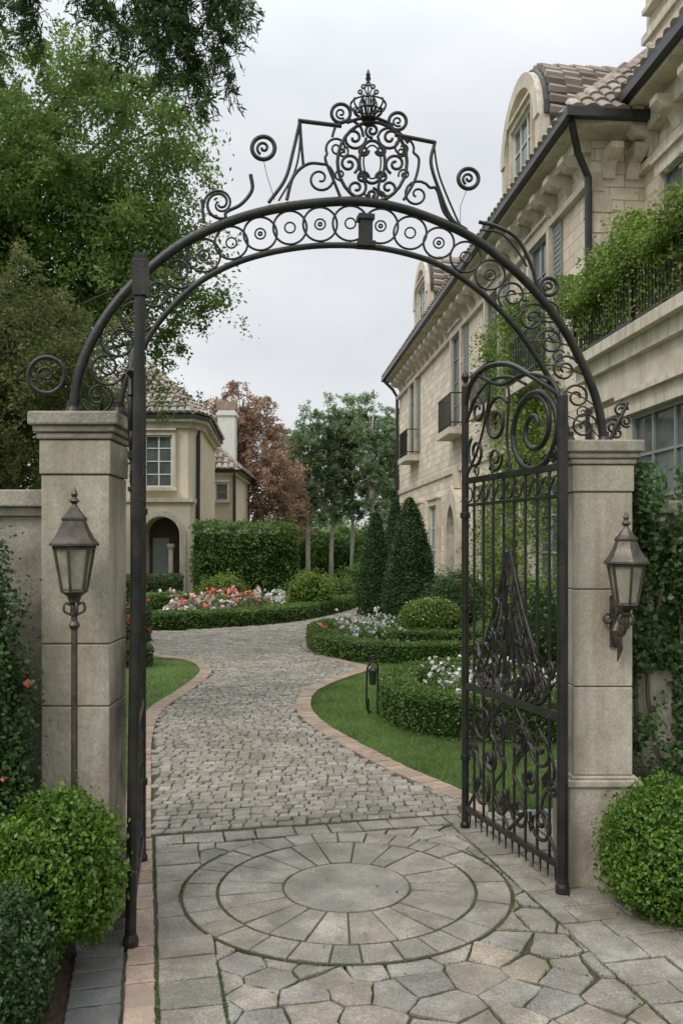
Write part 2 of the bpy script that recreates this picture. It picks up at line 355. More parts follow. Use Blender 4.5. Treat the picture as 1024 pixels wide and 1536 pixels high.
def ring(r0,r1,n,off,g=.004):
    a=off; ws=[random.uniform(.75,1.3) for _ in range(n)]; k=2*math.pi/sum(ws)
    for w in ws:
        b=a+w*k; g0=g/r0; g1=g/r1
        inner=[(C0[0]+r0*math.cos(t)+random.uniform(-.002,.002),C0[1]+r0*math.sin(t)) for t in np.linspace(b-g0,a+g0,5)]
        outer=[(C0[0]+r1*math.cos(t),C0[1]+r1*math.sin(t)+random.uniform(-.003,.003)) for t in np.linspace(a+g1,b-g1,5)]
        mb.stone(outer+inner,.02,.034+random.uniform(-.003,.003),.002,.005); a=b
ring(.372,.735,22,.1); ring(.75,.935,31,.3)
mb.stone([(C0[0]+.362*math.cos(t),C0[1]+.362*math.sin(t)) for t in np.linspace(0,2*math.pi,60,endpoint=False)],.02,.036,.0,.008)
mb.make('medallion_stones',M['slab'],md)
circ=lambda r:[(C0[0]+r*math.cos(t),C0[1]+r*math.sin(t)) for t in np.linspace(0,6.28,700)]
moss(circ(.948),6500,.005,'moss',md,.0); moss(circ(.742),3000,.003,'moss_inner',md,.15)
moss([PF(-1.085,b) for b in np.linspace(-2,1.1,500)]+[PF(-.8,b) for b in np.linspace(-2,.3,400)]+[PF(a,.95) for a in np.linspace(-1,1,400)]+[PF(.98,b) for b in np.linspace(-2,1.1,400)]+[PF(a,1.16) for a in np.linspace(-1.2,1,400)],9000,.004,'moss',pv,.1)
n=90; Q=np.c_[rng.uniform(-1.2,2.2,n),rng.uniform(3.6,8,n),np.full(n,.045)]; leaves('fallen_leaves',Q,np.tile([0,0,1.],(n,1)),.022,M['tolive'],None,.6,.85)
sheet('planting_bed_soil',[PF(-6,-5),PF(-1.235,-5),PF(-1.235,.9),PF(-6,.9)],.004,M['mulch'])
sheet('planting_bed_soil',[(1.95,3.2),(5,3.2),(5,5.5),(1.62,5.5),(1.62,4.75),(1.95,4.7)],.034,M['mulch'])
sheet('lawn',[(.9,6.35),(-.9,8),(-.9,15),(9,15),(9,6.9)],-.004,M['lawn'])
sheet('lawn',[(-1.25,5.9),(-1.25,15),(-12,17),(-12,5.9)],-.004,M['lawn'])
def grass(name,x0,x1,y0,y1,n):
    X=rng.uniform(x0,x1,n); Y=y0+(y1-y0)*rng.random(n)**1.4
    keep=~inpoly(X,Y,drive)
    for path in (Rs,Ls):
        P=np.array(path[:80])
        d=np.min((X[:,None]-P[None,:,0])**2+(Y[:,None]-P[None,:,1])**2,axis=1); keep&=d>(.19+.015*np.sin(X*23)*np.sin(Y*19))**2
    b=(X-C0[0])*e2[0]+(Y-C0[1])*e2[1]; keep&=b>1.17
    X=X[keep];Y=Y[keep]; n=len(X); P=np.c_[X,Y,np.full(n,.014)]
    leaves(name,P,np.c_[rng.normal(size=(n,2)),np.zeros(n)],.045,M['blade'],None,.14,.8,tdir=np.tile([0,0,1.],(n,1)))
grass('lawn_grass',-.65,3.4,6.3,14.9,130000)
grass('lawn_grass',-4.5,-1.3,6,16,50000)
# ------------------------------------------------------------------ hedges and shrubs
def hedge(name,path,w,h,mat,dens=1500,size=.03,amp=.02):
    e=empty(name); P=np.array(cr(path,6)); seg=np.r_[0,np.cumsum(np.linalg.norm(np.diff(P,axis=0),axis=1))]; tot=seg[-1]
    T=np.gradient(P,axis=0); T/=np.linalg.norm(T,axis=1)[:,None]; Nn=np.c_[-T[:,1],T[:,0]]
    m=MB(); k=.82
    prof=[(-w/2*k,0),(-w/2*k,h*k),(-w/2*k*.7,h*(k+.06)),(w/2*k*.7,h*(k+.06)),(w/2*k,h*k),(w/2*k,0)]
    vs=[];fs=[]
    for p,nn in zip(P,Nn):
        for a,z in prof: vs.append((p[0]+nn[0]*a,p[1]+nn[1]*a,z))
    for j in range(len(P)-1):
        for i in range(5): fs.append((j*6+i,j*6+i+1,(j+1)*6+i+1,(j+1)*6+i))
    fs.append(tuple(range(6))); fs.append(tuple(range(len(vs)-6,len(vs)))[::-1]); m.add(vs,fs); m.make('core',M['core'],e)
    n=int(tot*(w+2*h)*dens); per=w+2*h; s=rng.random(n)*tot; q=rng.random(n)*per
    x=np.interp(s,seg,P[:,0]);y=np.interp(s,seg,P[:,1]);nx=np.interp(s,seg,Nn[:,0]);ny=np.interp(s,seg,Nn[:,1])
    off=np.where(q<h,-w/2,np.where(q<h+w,q-h-w/2,w/2)); z=np.where(q<h,q,np.where(q<h+w,h,per-q))
    nv=np.c_[np.where(q<h,-nx,np.where(q<h+w,0,nx)),np.where(q<h,-ny,np.where(q<h+w,0,ny)),np.where((q>=h)&(q<h+w),1.,0.15)]
    rr=min(.08,w*.2); edge=(np.abs(off)>w/2-rr)&(z>h-rr); off=np.where(edge,off*.96,off); z=np.where(edge,z-.03*h,z)
    A=np.c_[x+nx*off,y+ny*off,z]; ce=[]
    for end,sg in ((0,-1),(-1,1)):
        m2=int(w*h*dens); o2=rng.uniform(-w/2,w/2,m2); z2=rng.random(m2)*h
        ce.append((np.c_[P[end,0]+Nn[end,0]*o2,P[end,1]+Nn[end,1]*o2,z2],np.tile([T[end,0]*sg,T[end,1]*sg,.1],(m2,1))))
    A=np.r_[A,ce[0][0],ce[1][0]]; nv=np.r_[nv,ce[0][1],ce[1][1]]
    d=sn(A,9,3)*amp+sn(A,2.5,4)*amp+rng.normal(size=len(A))*amp*.8-amp*.3
    A=A+nv*d[:,None]; A[:,2]=np.maximum(A[:,2],.01)
    leaves('foliage',A,nv,size,mat,e,.6,.35); return e
def bush(name,c,rad,mat,n,size,amp=.05,freq=8,align=.4,spot=None):
    e=empty(name); d=rng.normal(size=(n,3)); d/=np.linalg.norm(d,axis=1)[:,None]
    d=d[d[:,2]>-.85]
    r=np.array(rad); sc=1+sn(d*max(rad)+np.array(c),freq,5)*amp+sn(d*max(rad)+np.array(c),freq*2.6,6)*amp*.5+rng.normal(size=len(d))*amp*.6-np.abs(rng.normal(size=len(d)))*amp*.6
    P=np.array(c)+d*r*sc[:,None]; k=P[:,2]>.01; P=P[k]; d=d[k]
    leaves('foliage',P,d,size,mat,e,.6,align)
    bm=bmesh.new(); bmesh.ops.create_icosphere(bm,subdivisions=3,radius=1)
    for v in bm.verts: v.co=Vector((c[0]+v.co.x*rad[0]*.84,c[1]+v.co.y*rad[1]*.84,max(.0,c[2]+v.co.z*rad[2]*.84)))
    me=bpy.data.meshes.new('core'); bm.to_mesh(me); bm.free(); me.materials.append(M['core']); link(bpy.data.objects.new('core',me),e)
    if spot:
        m2,n2,s2=spot; i=rng.choice(len(P),n2); Q=P[i]+d[i]*.02; leaves('flowers',np.repeat(Q,3,0)+rng.normal(size=(n2*3,3))*s2*.2,np.repeat(d[i],3,0),s2,m2,e,.9,.3)
    return e
def conifer(name,x,y,r,h,n,size):
    e=empty(name); t=rng.random(n)**1.25; a=rng.random(n)*6.283
    rr=r*np.power(np.clip(1-t,0,1),.62)*np.clip(.82+t*1.2,0,1.0)
    dirv=np.c_[np.cos(a),np.sin(a),np.full(n,.35)]
    P=np.c_[x+np.cos(a)*rr,y+np.sin(a)*rr,t*h]; P+=dirv*((sn(P,6,2)*.06+rng.normal(size=n)*.04)[:,None]); P[:,2]=np.maximum(P[:,2],.02)
    leaves('foliage',P,dirv,size,M['boxdark'],e,.45,.4)
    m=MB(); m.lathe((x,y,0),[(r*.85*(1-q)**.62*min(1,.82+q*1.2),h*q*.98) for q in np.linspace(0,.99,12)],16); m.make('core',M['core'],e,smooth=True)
    m=MB(); m.tube([(x,y,0),(x,y,.5)],.06); m.make('trunk',M['bark'],e)
hedge('boxwood_hedge',[(2.3,8.9),(1.6,8.95),(1.1,9.2),(.72,9.8),(.68,10.6),(.95,11.35),(1.5,11.8),(2.3,11.9)],.42,.45,M['hedge'],2600,.028)
hedge('boxwood_hedge',[(-.42,17.0),(-.2,15.9),(.35,15.2),(1.0,14.9),(1.7,14.9),(2.6,15.2)],.5,.36,M['hedge'],1700,.036)
hedge('boxwood_hedge',[(-.45,17.3),(-.5,18.5),(-.2,19.8)],.4,.36,M['hedge'],1300,.04)
hedge('boxwood_hedge',[(.75,17.2),(1.6,16.8),(2.6,16.9),(3.6,17.3)],.5,.38,M['hedge'],1300,.038)
hedge('boxwood_hedge',[(-7,20.9),(-4.6,20.8),(-3.4,21.3),(-1.95,22.5),(-1.1,24.1),(.0,27.8),(.5,30.5)],.8,.42,M['hedge'],900,.055)
hedge('clipped_hedge',[(-6.6,24.6),(-4.6,24.6)],1.2,1.2,M['ivy'],900,.055)
hedge('clipped_hedge',[(-5.2,23.2),(-4.1,23.4)],.9,.75,M['hedge'],900,.055)
hedge('tall_clipped_hedge',[(-4.6,27.6),(-3.2,28.1),(-2.0,29.4)],1.6,2.75,M['hedge'],520,.08,amp=.07)
hedge('clipped_hedge',[(-5,14.2),(-3.2,14.6)],.6,.32,M['ivy'],1500,.04)
hedge('clipped_hedge',[(-5.5,17.9),(-4,17.9)],.7,.75,M['ivy'],1000,.05)
bush('round_topiary',(1.93,18.6,.42),(.70,.65,.47),M['vine'],9000,.045,.06,spot=(M['petalw'],220,.03))
conifer('clipped_conifer',1.83,23.2,.80,3.3,30000,.06)
conifer('clipped_conifer',1.00,25.2,.60,3.0,18000,.06)
conifer('clipped_conifer',1.78,28.5,.62,3.6,14000,.06)
bush('boxwood_ball',(1.83,4.72,.33),(.40,.38,.37),M['box'],22000,.024,.12,freq=14)
bush('boxwood_ball',(-1.33,4.08,.47),(.285,.27,.36),M['box'],19000,.025,.14,freq=14)
bush('evergreen_shrub',(-1.46,3.55,.22),(.25,.3,.36),M['boxdark'],16000,.022,.13,freq=14)
bush('climbing_rose_shrub',(-1.88,4.28,.95),(.33,.25,1.12),M['ivy'],26000,.028,.18,freq=10,spot=(M['petalr'],14,.045))
def flowerbed(name,pts,r,h,nl,petals,lsize=.05,np_=(4,9)):
    e=empty(name); A=[];F={k:[] for k,_ in petals}
    for (x,y) in pts:
        hh=h*random.uniform(.7,1.25); d=rng.normal(size=(nl,3)); d/=np.linalg.norm(d,axis=1)[:,None]; d[:,2]=np.abs(d[:,2])
        A.append(np.array((x,y,.02))+d*np.array((r,r,hh))*(rng.random(nl)**.25)[:,None])
        for _ in range(2):
            mk,_s=random.choice(petals); npet=random.randint(*np_)//2+1
            d=rng.normal(size=(npet,3)); d/=np.linalg.norm(d,axis=1)[:,None]; d[:,2]=np.abs(d[:,2])
            F[mk].append(np.array((x,y,.04))+d*np.array((r,r,hh))*1.05)
    A=np.concatenate(A); leaves('foliage',A,np.tile([0,0,1.],(len(A),1)),lsize,M['hedge'],e,.5,.3)
    for k,s in dict(petals).items():
        if F[k]:
            Q=np.concatenate(F[k]); Q=np.repeat(Q,4,0)+rng.normal(size=(len(Q)*4,3))*s*.25
            leaves('petals_'+k,Q,np.tile([0,-.5,.8],(len(Q),1)),s,M[k],e,.9,.4)
def scat(n,f): return [f() for _ in range(n)]
def along(path,o0,o1):
    P=np.array(cr(path,6)); i=random.randrange(len(P)-1); t=random.random(); p=P[i]*(1-t)+P[i+1]*t
    d=P[i+1]-P[i]; d/=np.linalg.norm(d); o=random.uniform(o0,o1); return (p[0]-d[1]*o,p[1]+d[0]*o)
back=[(-4.3,21.2),(-3.4,21.5),(-1.95,22.8),(-1.3,24.1)]
flowerbed('flower_bed',scat(105,lambda:along(back,.6,2.6)),.28,.66,190,[('petalr',.11),('petalp',.11),('petalw',.10),('petalw',.10),('petalr',.11)],.07,(3,6))
flowerbed('flower_bed',scat(55,lambda:along(back,.5,1.2)),.25,.45,170,[('petalw',.09),('petalp',.09),('petalw',.09)],.07,(3,8))
flowerbed('flower_bed',scat(60,lambda:along([(-1.6,23.6),(-.6,26),(.1,28.5)],.6,1.8)),.3,.5,160,[('petalw',.1)],.07)
flowerbed('flower_bed',scat(70,lambda:(random.uniform(-.15,1.1),random.uniform(16.6,20.5))),.22,.42,160,[('petalw',.06)],.05,(3,7))
flowerbed('flower_bed',scat(8,lambda:(random.uniform(-.5,-.2),random.uniform(16.3,17.3))),.16,.42,140,[('petalr',.06)],.05)
flowerbed('flower_bed',scat(60,lambda:(random.uniform(1.15,2.6),random.uniform(9.5,11.4))),.2,.46,200,[('petalw',.05)],.04,(4,8))
flowerbed('flower_bed',scat(18,lambda:(random.uniform(-4.6,-4.1),random.uniform(17.4,18.2))),.22,.9,160,[('petalr',.06)],.05)
for (x,y,r,h) in ((-.95,25.6,.7,1.2),(-3.5,25.5,.7,1.1),(-.3,29,.8,.9),(.9,33,1.2,1.3)):
    bush('garden_shrub',(x,y,h*.45),(r,r,h*.6),M['vine'] if r<.75 else M['hedge'],5000,.07,.2,freq=5)
for (x,y,rx,h) in ((2.9,12.5,.7,1.4),(3.7,11.0,.8,2.0),(3.4,14.5,.8,1.4),(4.4,17.5,.8,1.2),(2.9,8.6,.55,1.3),(3.5,9.6,.6,2.2),(2.6,20.5,.7,1.2),(3.3,24.5,.8,1.3)):
    bush('garden_shrub',(x,y,h*.48),(rx,rx,h*.55),random.choice([M['ivy'],M['hedge'],M['vine']]),9000,.055,.26,freq=5)
# ------------------------------------------------------------------ trees
def tree(name,base,blobs,ncl,nleaf,clr,ls,lm,bm_,tr,top,nlimb=45,flat=.7,asp=.5,shell=.45):
    e=empty(name); base=np.array(base,float); cl=[]
    wts=np.array([b[3]*b[4]*b[5] for b in blobs]); wts=wts/wts.sum()
    for i in range(ncl):
        b=blobs[rng.choice(len(blobs),p=wts)]; d=rng.normal(size=3); d/=np.linalg.norm(d)
        cl.append(np.array(b[:3])+d*np.array(b[3:6])*rng.random()**shell)
    cl=np.array(cl); m=MB(); top=np.array(top,float)
    tp=[base+(top-base)*t+np.array((math.sin(t*5+base[0])*.12,math.cos(t*4)*.1,0))*t*(top[2]*.2) for t in np.linspace(0,1,9)]
    tp[0]=base; m.tube(tp,[tr*(1.25 if i==0 else 1)*(1-.8*i/8) for i in range(9)],9)
    for c in cl[:nlimb]:
        zz=np.clip((c[2]-base[2])/(top[2]-base[2])*.72,.22,.93); k=zz*8; i=min(int(k),7); s=tp[i]*(1-(k-i))+tp[i+1]*(k-i)
        mid=s*.5+c*.5+np.array((0,0,.12*np.linalg.norm(c-s))); L=cr([s,mid,c],4); r0=tr*.35*(1-.5*zz)
        m.tube(L,[max(.006,r0*(1-.9*j/(len(L)-1))) for j in range(len(L))],5)
    m.make('trunk_and_limbs',bm_,e,smooth=True)
    per=nleaf//ncl; P=[];N_=[]
    for c in cl:
        nt=7; dirs=rng.normal(size=(nt,3)); dirs[:,2]*=flat; dirs/=np.linalg.norm(dirs,axis=1)[:,None]
        k=rng.integers(0,nt,per); s=rng.random(per)**.7; r=clr*rng.uniform(.6,1.35)
        p=c+dirs[k]*(s*r)[:,None]+rng.normal(size=(per,3))*r*.13; p[:,2]-=(s**2)*r*.25
        P.append(p); N_.append(dirs[k]*.3+np.array((0,0,1)))
    P=np.concatenate(P);N_=np.concatenate(N_); leaves('foliage',P,N_,ls,lm,e,asp,.4); return e
tree('broadleaf_tree',(-6.2,14,0),[(-5.2,13.4,7.6,2.8,2.4,2.7),(-3.5,13,7.2,1.7,1.6,1.9),(-7.2,14,6,2.6,2.4,2.6),(-3.0,12.6,5.7,1.2,1.2,1.1),(-5,14,4.8,2.2,1.6,1.2)],470,230000,.58,.07,M['tleaf'],M['bark'],.24,(-5.2,13.6,9.0),90)
tree('olive_tree',(-4.0,9.2,0),[(-3.6,9,3.9,1.35,1.2,1.1),(-4.4,9.3,3.0,1.2,1.1,1.4),(-3.1,9.3,2.9,.75,.9,.9)],200,85000,.33,.045,M['tolive'],M['bark'],.11,(-3.8,9.1,4.6),40)
tree('broadleaf_tree',(-9,24,0),[(-9.5,24,6.5,3.5,3,3.5),(-12,26,5,3,3,3.5)],120,40000,1.0,.15,M['tleaf'],M['bark'],.25,(-9,24,9))
e=empty('overhanging_tree'); m=MB(); m.tube([(-4.6,5.6,0),(-4.5,5.6,2.5),(-4.2,5.5,5),(-3.4,5.4,6.5),(-2.2,5.3,6.9),(-1.2,5.2,6.5),(-.7,5.1,5.9)],[.24,.2,.17,.12,.08,.045,.012],9)
P=[];Nn=[];TD=[]
for (x,y,z0,z1,dx) in ((-1.9,5.0,6.0,5.05,.1),(-1.5,5.0,6.3,4.95,.2),(-1.2,5.0,6.2,4.75,.2),(-1.05,5.1,6.2,4.85,.15),(-.95,5.2,6.1,4.62,.13),(-.78,5.1,6.0,4.78,.12),(-.8,5.0,5.9,5.0,.22),(-1.35,5.3,6.3,5.0,.2),(-2.1,5.3,6.3,5.0,-.1),(-1.65,4.8,6.0,5.05,.3),(-1.1,5.0,6.1,5.0,.1)):
    b=cr([(x-.25,y,z0),(x,y,z0*.45+z1*.55),(x+dx,y+random.uniform(-.15,.15),z1)],7)
    m.tube([(-1.2 if x>-1.4 else -2.2,5.2,6.5)]+b,[.02]+[.010*(1-.8*i/len(b)) for i in range(len(b))],5)
    for i,p in enumerate(b[4:]):
        for k in range(7):
            d=rng.normal(size=3); d[2]=-abs(d[2])*1.2-.3; d/=np.linalg.norm(d); ln=random.uniform(.1,.28)
            q=np.array(p)+rng.normal(size=3)*.02
            m.tube([q,q+d*ln],[.003,.0015],3)
            nl=24; s=rng.random(nl); P.append(q+d*(s*ln)[:,None]+rng.normal(size=(nl,3))*.012); Nn.append(rng.normal(size=(nl,3))); TD.append(np.tile(d,(nl,1))+rng.normal(size=(nl,3))*.4)
m.make('trunk_and_boughs',M['bark'],e,smooth=True)
leaves('foliage',np.concatenate(P),np.concatenate(Nn),.05,M['tdark'],e,.2,.5,tdir=np.concatenate(TD))
for (x,y,h,r) in ((-1.9,50,10.8,1.25),(-.6,51,11.3,1.3),(.6,52,11.6,1.3),(1.8,50,11.2,1.25),(3.0,52,11.3,1.3),(4.3,53,10.5,1.4),(-3.2,55,9.6,1.5)):
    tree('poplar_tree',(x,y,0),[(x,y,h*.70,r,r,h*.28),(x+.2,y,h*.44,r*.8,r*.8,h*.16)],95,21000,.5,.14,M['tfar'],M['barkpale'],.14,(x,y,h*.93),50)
tree('copper_beech_tree',(-5.4,47,0),[(-5.6,47,8.0,2.4,2.2,3.0),(-3.8,46,5.5,1.9,2,2.6),(-2.9,46,3.6,1.2,1.5,1.6)],200,42000,.7,.15,M['tred'],M['bark'],.2,(-5.2,47,10),50)
tree('copper_beech_tree',(-8.5,50,0),[(-8.5,50,7.5,2.6,2.4,3.0)],80,22000,.8,.18,M['tolive'],M['bark'],.25,(-8.5,50,10),30)
e=empty('distant_tree_line')
P=[]
for i in range(90):
    x=random.uniform(-60,50); y=random.uniform(66,90); h=random.uniform(3.5,7.5)*(1 if abs(x+3)>9 else .8); r=random.uniform(2,3.5)
    n=900; d=rng.normal(size=(n,3)); d/=np.linalg.norm(d,axis=1)[:,None]; P.append(np.array((x,y,h*.5))+d*np.array((r,r,h*.52))*(rng.random(n)**.2)[:,None])
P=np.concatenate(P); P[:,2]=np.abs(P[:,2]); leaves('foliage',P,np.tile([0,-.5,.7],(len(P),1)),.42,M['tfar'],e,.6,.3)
e=empty('distant_shrubbery'); P=[]
for i in range(26):
    x=random.uniform(-5,6); y=random.uniform(52,60); h=random.uniform(1.8,3.4); r=random.uniform(1,1.8)
    n=1500; d=rng.normal(size=(n,3)); d/=np.linalg.norm(d,axis=1)[:,None]; P.append(np.array((x,y,h*.5))+d*np.array((r,r,h*.52))*(rng.random(n)**.2)[:,None])
P=np.concatenate(P); P[:,2]=np.abs(P[:,2]); leaves('foliage',P,np.tile([0,-.5,.7],(len(P),1)),.26,M['hedge'],e,.6,.3)
# ------------------------------------------------------------------ tiles
def tiles(mb,base,P0,U,V,poly,w=.3,h=.42):
    P0=Vector(P0);U=Vector(U).normalized();V=Vector(V).normalized();Nn=U.cross(V).normalized()
    if Nn.z<0: Nn=-Nn
    base.add([P0+U*a+V*b-Nn*.02 for a,b in poly],[tuple(range(len(poly)))])
    us=[p[0] for p in poly];vs_=[p[1] for p in poly]
    uu,vv_=np.meshgrid(np.arange(min(us),max(us),w),np.arange(min(vs_),max(vs_),h)); uu=uu.ravel();vv_=vv_.ravel()
    k=inpoly(uu+w/2,vv_+h/2,poly)
    for u,v in zip(uu[k],vv_[k]):
        vs=[];r=w*.5; ja=random.uniform(-.012,.012)
        for vv,rr,zo in ((v-.03+ja,r*1.0,.035),(v+h,r*.85,.0)):
            for q in range(6):
                a=math.pi*q/5; vs.append(P0+U*float(u+w/2-math.cos(a)*rr)+V*float(vv)+Nn*(math.sin(a)*rr*.75+zo))
        mb.add(vs,[(q,q+1,q+7,q+6) for q in range(5)]+[tuple(range(6))])
def hiproof(mb,base,x0,x1,y0,y1,z,rx0,ry0,rx1,ry1,rz,w=.3,h=.42):
    c=[Vector((x0,y0,z)),Vector((x1,y0,z)),Vector((x1,y1,z)),Vector((x0,y1,z))]; r0=Vector((rx0,ry0,rz)); r1=Vector((rx1,ry1,rz))
    for a,b,p,q in ((c[0],c[1],r0,r0),(c[1],c[2],r1,r0),(c[2],c[3],r1,r1),(c[3],c[0],r0,r1)):
        U=(b-a).normalized(); vp=(p-a); V=(vp-U*vp.dot(U)).normalized()
        pts=[(0,0),((b-a).length,0)]
        for t in ((p,) if (p-q).length<1e-4 else (p,q)): pts.append(((t-a).dot(U),(t-a).dot(V)))
        tiles(mb,base,a,U,V,pts,w,h)
def window(D,O,U,W,w,h,nx=2,nz=3,surround=.14,shutter=0,rail=False,frame='frame'):
    D['glass'].obox(O,U,W,-w/2,w/2,.004,.02,0,h)
    f=D[frame]; t=.06
    f.obox(O,U,W,-w/2,-w/2+t,.021,.07,0,h); f.obox(O,U,W,w/2-t,w/2,.021,.07,0,h)
    f.obox(O,U,W,-w/2+t,w/2-t,.021,.07,0,t); f.obox(O,U,W,-w/2+t,w/2-t,.021,.07,h-t,h)
    for i in range(1,nx):
        x=-w/2+w*i/nx; f.obox(O,U,W,x-.022,x+.022,.021,.055,t,h-t)
    for i in range(1,nz):
        z=h*i/nz; f.obox(O,U,W,-w/2+t,w/2-t,.021,.05,z-.018,z+.018)
    s=surround
    if s:
        T=D['trim']
        T.obox(O,U,W,-w/2-s,-w/2-.001,.002,.16,0,h); T.obox(O,U,W,w/2+.001,w/2+s,.002,.16,0,h)
        T.obox(O,U,W,-w/2-s,w/2+s,.002,.165,h+.001,h+s*1.3); T.obox(O,U,W,-w/2-s*1.5,w/2+s*1.5,.002,.22,-.12,-.001)
        T.obox(O,U,W,-w/2-s*1.2,w/2+s*1.2,.002,.24,h+s*1.3+.001,h+s*1.3+.07)
    if shutter:
        for sg in (-1,1):
            a=sg*(w/2+s+.02); b=sg*(w/2+s+.02+shutter); u0,u1=min(a,b),max(a,b)
            f.obox(O,U,W,u0,u1,.003,.05,0,h)
            z=.08
            while z<h-.1: f.obox(O,U,W,u0+.06,u1-.06,.051,.065,z,z+.05); z+=.12
    if rail:
        I=D['iron']; ww=w/2+s+.15
        D['trim'].obox(O,U,W,-ww-.1,ww+.1,.003,.6,-.34,-.125)
        for z in (.02,1.0): I.obox(O,U,W,-ww,ww,.5,.54,z,z+.04)
        n=int(2*ww/.13)
        for i in range(n+1):
            x=-ww+2*ww*i/n; I.obox(O,U,W,x-.011,x+.011,.51,.532,-.12,1.0)
        for sg in (-1,1):
            for z in (.02,1.0): I.obox(O,U,W,sg*ww-.02,sg*ww+.02,.02,.5,z,z+.04)
def parts(): return {k:MB() for k in ('wall','trim','glass','frame','frame_w','iron','gutter','tile','tbase','void')}
def emit(D,e,wallmat):
    for k,mt,nm in (('wall',wallmat,'walls'),('trim',M['trim'],'stone_trim'),('glass',M['glass'],'window_glass'),('frame',M['frame'],'window_frames'),('frame_w',M['frame_w'],'white_window_frames'),('iron',M['iron'],'balcony_railings'),('gutter',M['gutter'],'gutters'),('tile',M['tile'],'roof_tiles'),('tbase',M['tile'],'roof_deck'),('void',M['void'],'porch_interior')):
        if D[k].v: D[k].make(nm,mt,e)
# ------------------------------------------------------------------ right mansion (local frame: x lateral, y along the facade)
TH=R(4.92); H=empty('limestone_mansion',(0,0,0),TH); D=parts()
def HW(l,t,z): return np.array((l*math.cos(TH)-t*math.sin(TH),l*math.sin(TH)+t*math.cos(TH),z))
D['wall'].box(6.6,15,17.2,43,0,10.3)
D['wall'].box(7.7,15.003,6,17.197,0,10.6)
D['wall'].box(5.2,7.697,7,13.4,0,4.2)
T=D['trim']
T.box(5.95,6.597,16.5,43.6,10.3,10.42); T.box(6.45,6.597,17.205,43,9.35,9.5); T.box(5.95,12,16.5,17.197,10.302,10.42)
T.box(6.25,6.597,17.2,43,10.05,10.298)
br=[(6.598,9.5),(6.598,10.048),(6.05,10.048),(6.05,9.93),(6.18,9.82),(6.38,9.78),(6.46,9.66),(6.5,9.5)]
t=17.35
while t<42.8:
    T.prism(br,lambda p,q,a:(p,a,q),t,t+.34); t+=.98
for l in (6.8,7.3): T.prism([(17.198-(6.598-p),q) for p,q in br],lambda p,q,a:(a,p,q),l,l+.25)
D['gutter'].box(5.78,5.947,16.35,43.7,10.36,10.56); D['gutter'].box(5.78,12,16.33,16.497,10.362,10.56)
hiproof(D['tile'],D['tbase'],5.85,13.2,16.4,43.6,10.5,9.5,20.5,9.5,39.5,14.3)
D['gutter'].tube([(5.9,16.45,10.3),(6.2,16.9,9.9),(6.5,17.12,9.5),(6.52,17.12,0)],.075,8)
D['gutter'].tube([(5.85,43.4,10.4),(6.3,43.2,9.9),(6.5,43.05,9.5),(6.5,43.05,0)],.08,8)
for i in range(24):
    s=.42 if i%2 else .26
    if .42*i<9.3: T.box(6.575,6.6+s,17.175,17.199,.42*i+.02,.42*i+.40)
    if .42*i<9: T.box(6.575,6.598,17.2,17.2+s,.42*i+.02,.42*i+.40)
T.box(7.05,7.697,5.5,17.19,10.6,10.74); T.box(7.45,7.697,6,17.19,10.2,10.598); T.box(7.55,7.697,6,17.19,9.6,9.75)
D['gutter'].box(6.88,7.047,5.4,17.3,10.68,10.92)
t=6.6
while t<16.9: T.prism([(p+1.09,q+.31) for p,q in br],lambda p,q,a:(p,a,q),t,t+.3); t+=1.1
hiproof(D['tile'],D['tbase'],6.95,14.5,5.4,17.3,10.85,10,8.5,10,16,13.5)
W=(-1,0,0);U=(0,1,0)
window(D,(7.7,15.4,6.6),U,W,1.5,2.6,2,3,.2)
window(D,(7.7,11.8,6.6),U,W,1.5,2.6,2,3,.2)
for tc,fl in ((38.4,0),(29.4,1),(24.6,1),(20.3,0)):
    window(D,(6.6,tc,6.1),U,W,1.35,3.2,2,4,.2,.5,rail=True)
for tc in (37,33.5,25.6,22.6,19.6): window(D,(6.6,tc,1.0),U,W,1.5,2.6,2,3,.18,frame='frame_w')
dt=29.3
ar=[(-.75,0),(-.75,2.3)]+[(-.75+.75*(1-math.cos(a)),2.3+1.25*math.sin(a)) for a in np.linspace(.2,1.45,6)]+[(0,3.65)]
ar+=[(-p,q) for p,q in ar[::-1][1:]]
T.arch([(p*.9,q*.96) for p,q in ar],[(p*1.4,q*1.12) for p,q in ar],lambda p,q,a:(a,dt+p,q),6.25,6.598)
D['frame'].prism([(p*.89,q*.95) for p,q in ar],lambda p,q,a:(a,dt+p,q),6.54,6.596)
T.prism([(-.16,4.0),(0,4.8),(.16,4.0)],lambda p,q,a:(a,dt+p,q),6.35,6.58)
T.box(6.53,6.597,17.2,43,4.6,4.8); T.box(6.5,6.597,17.2,43,0,.6)
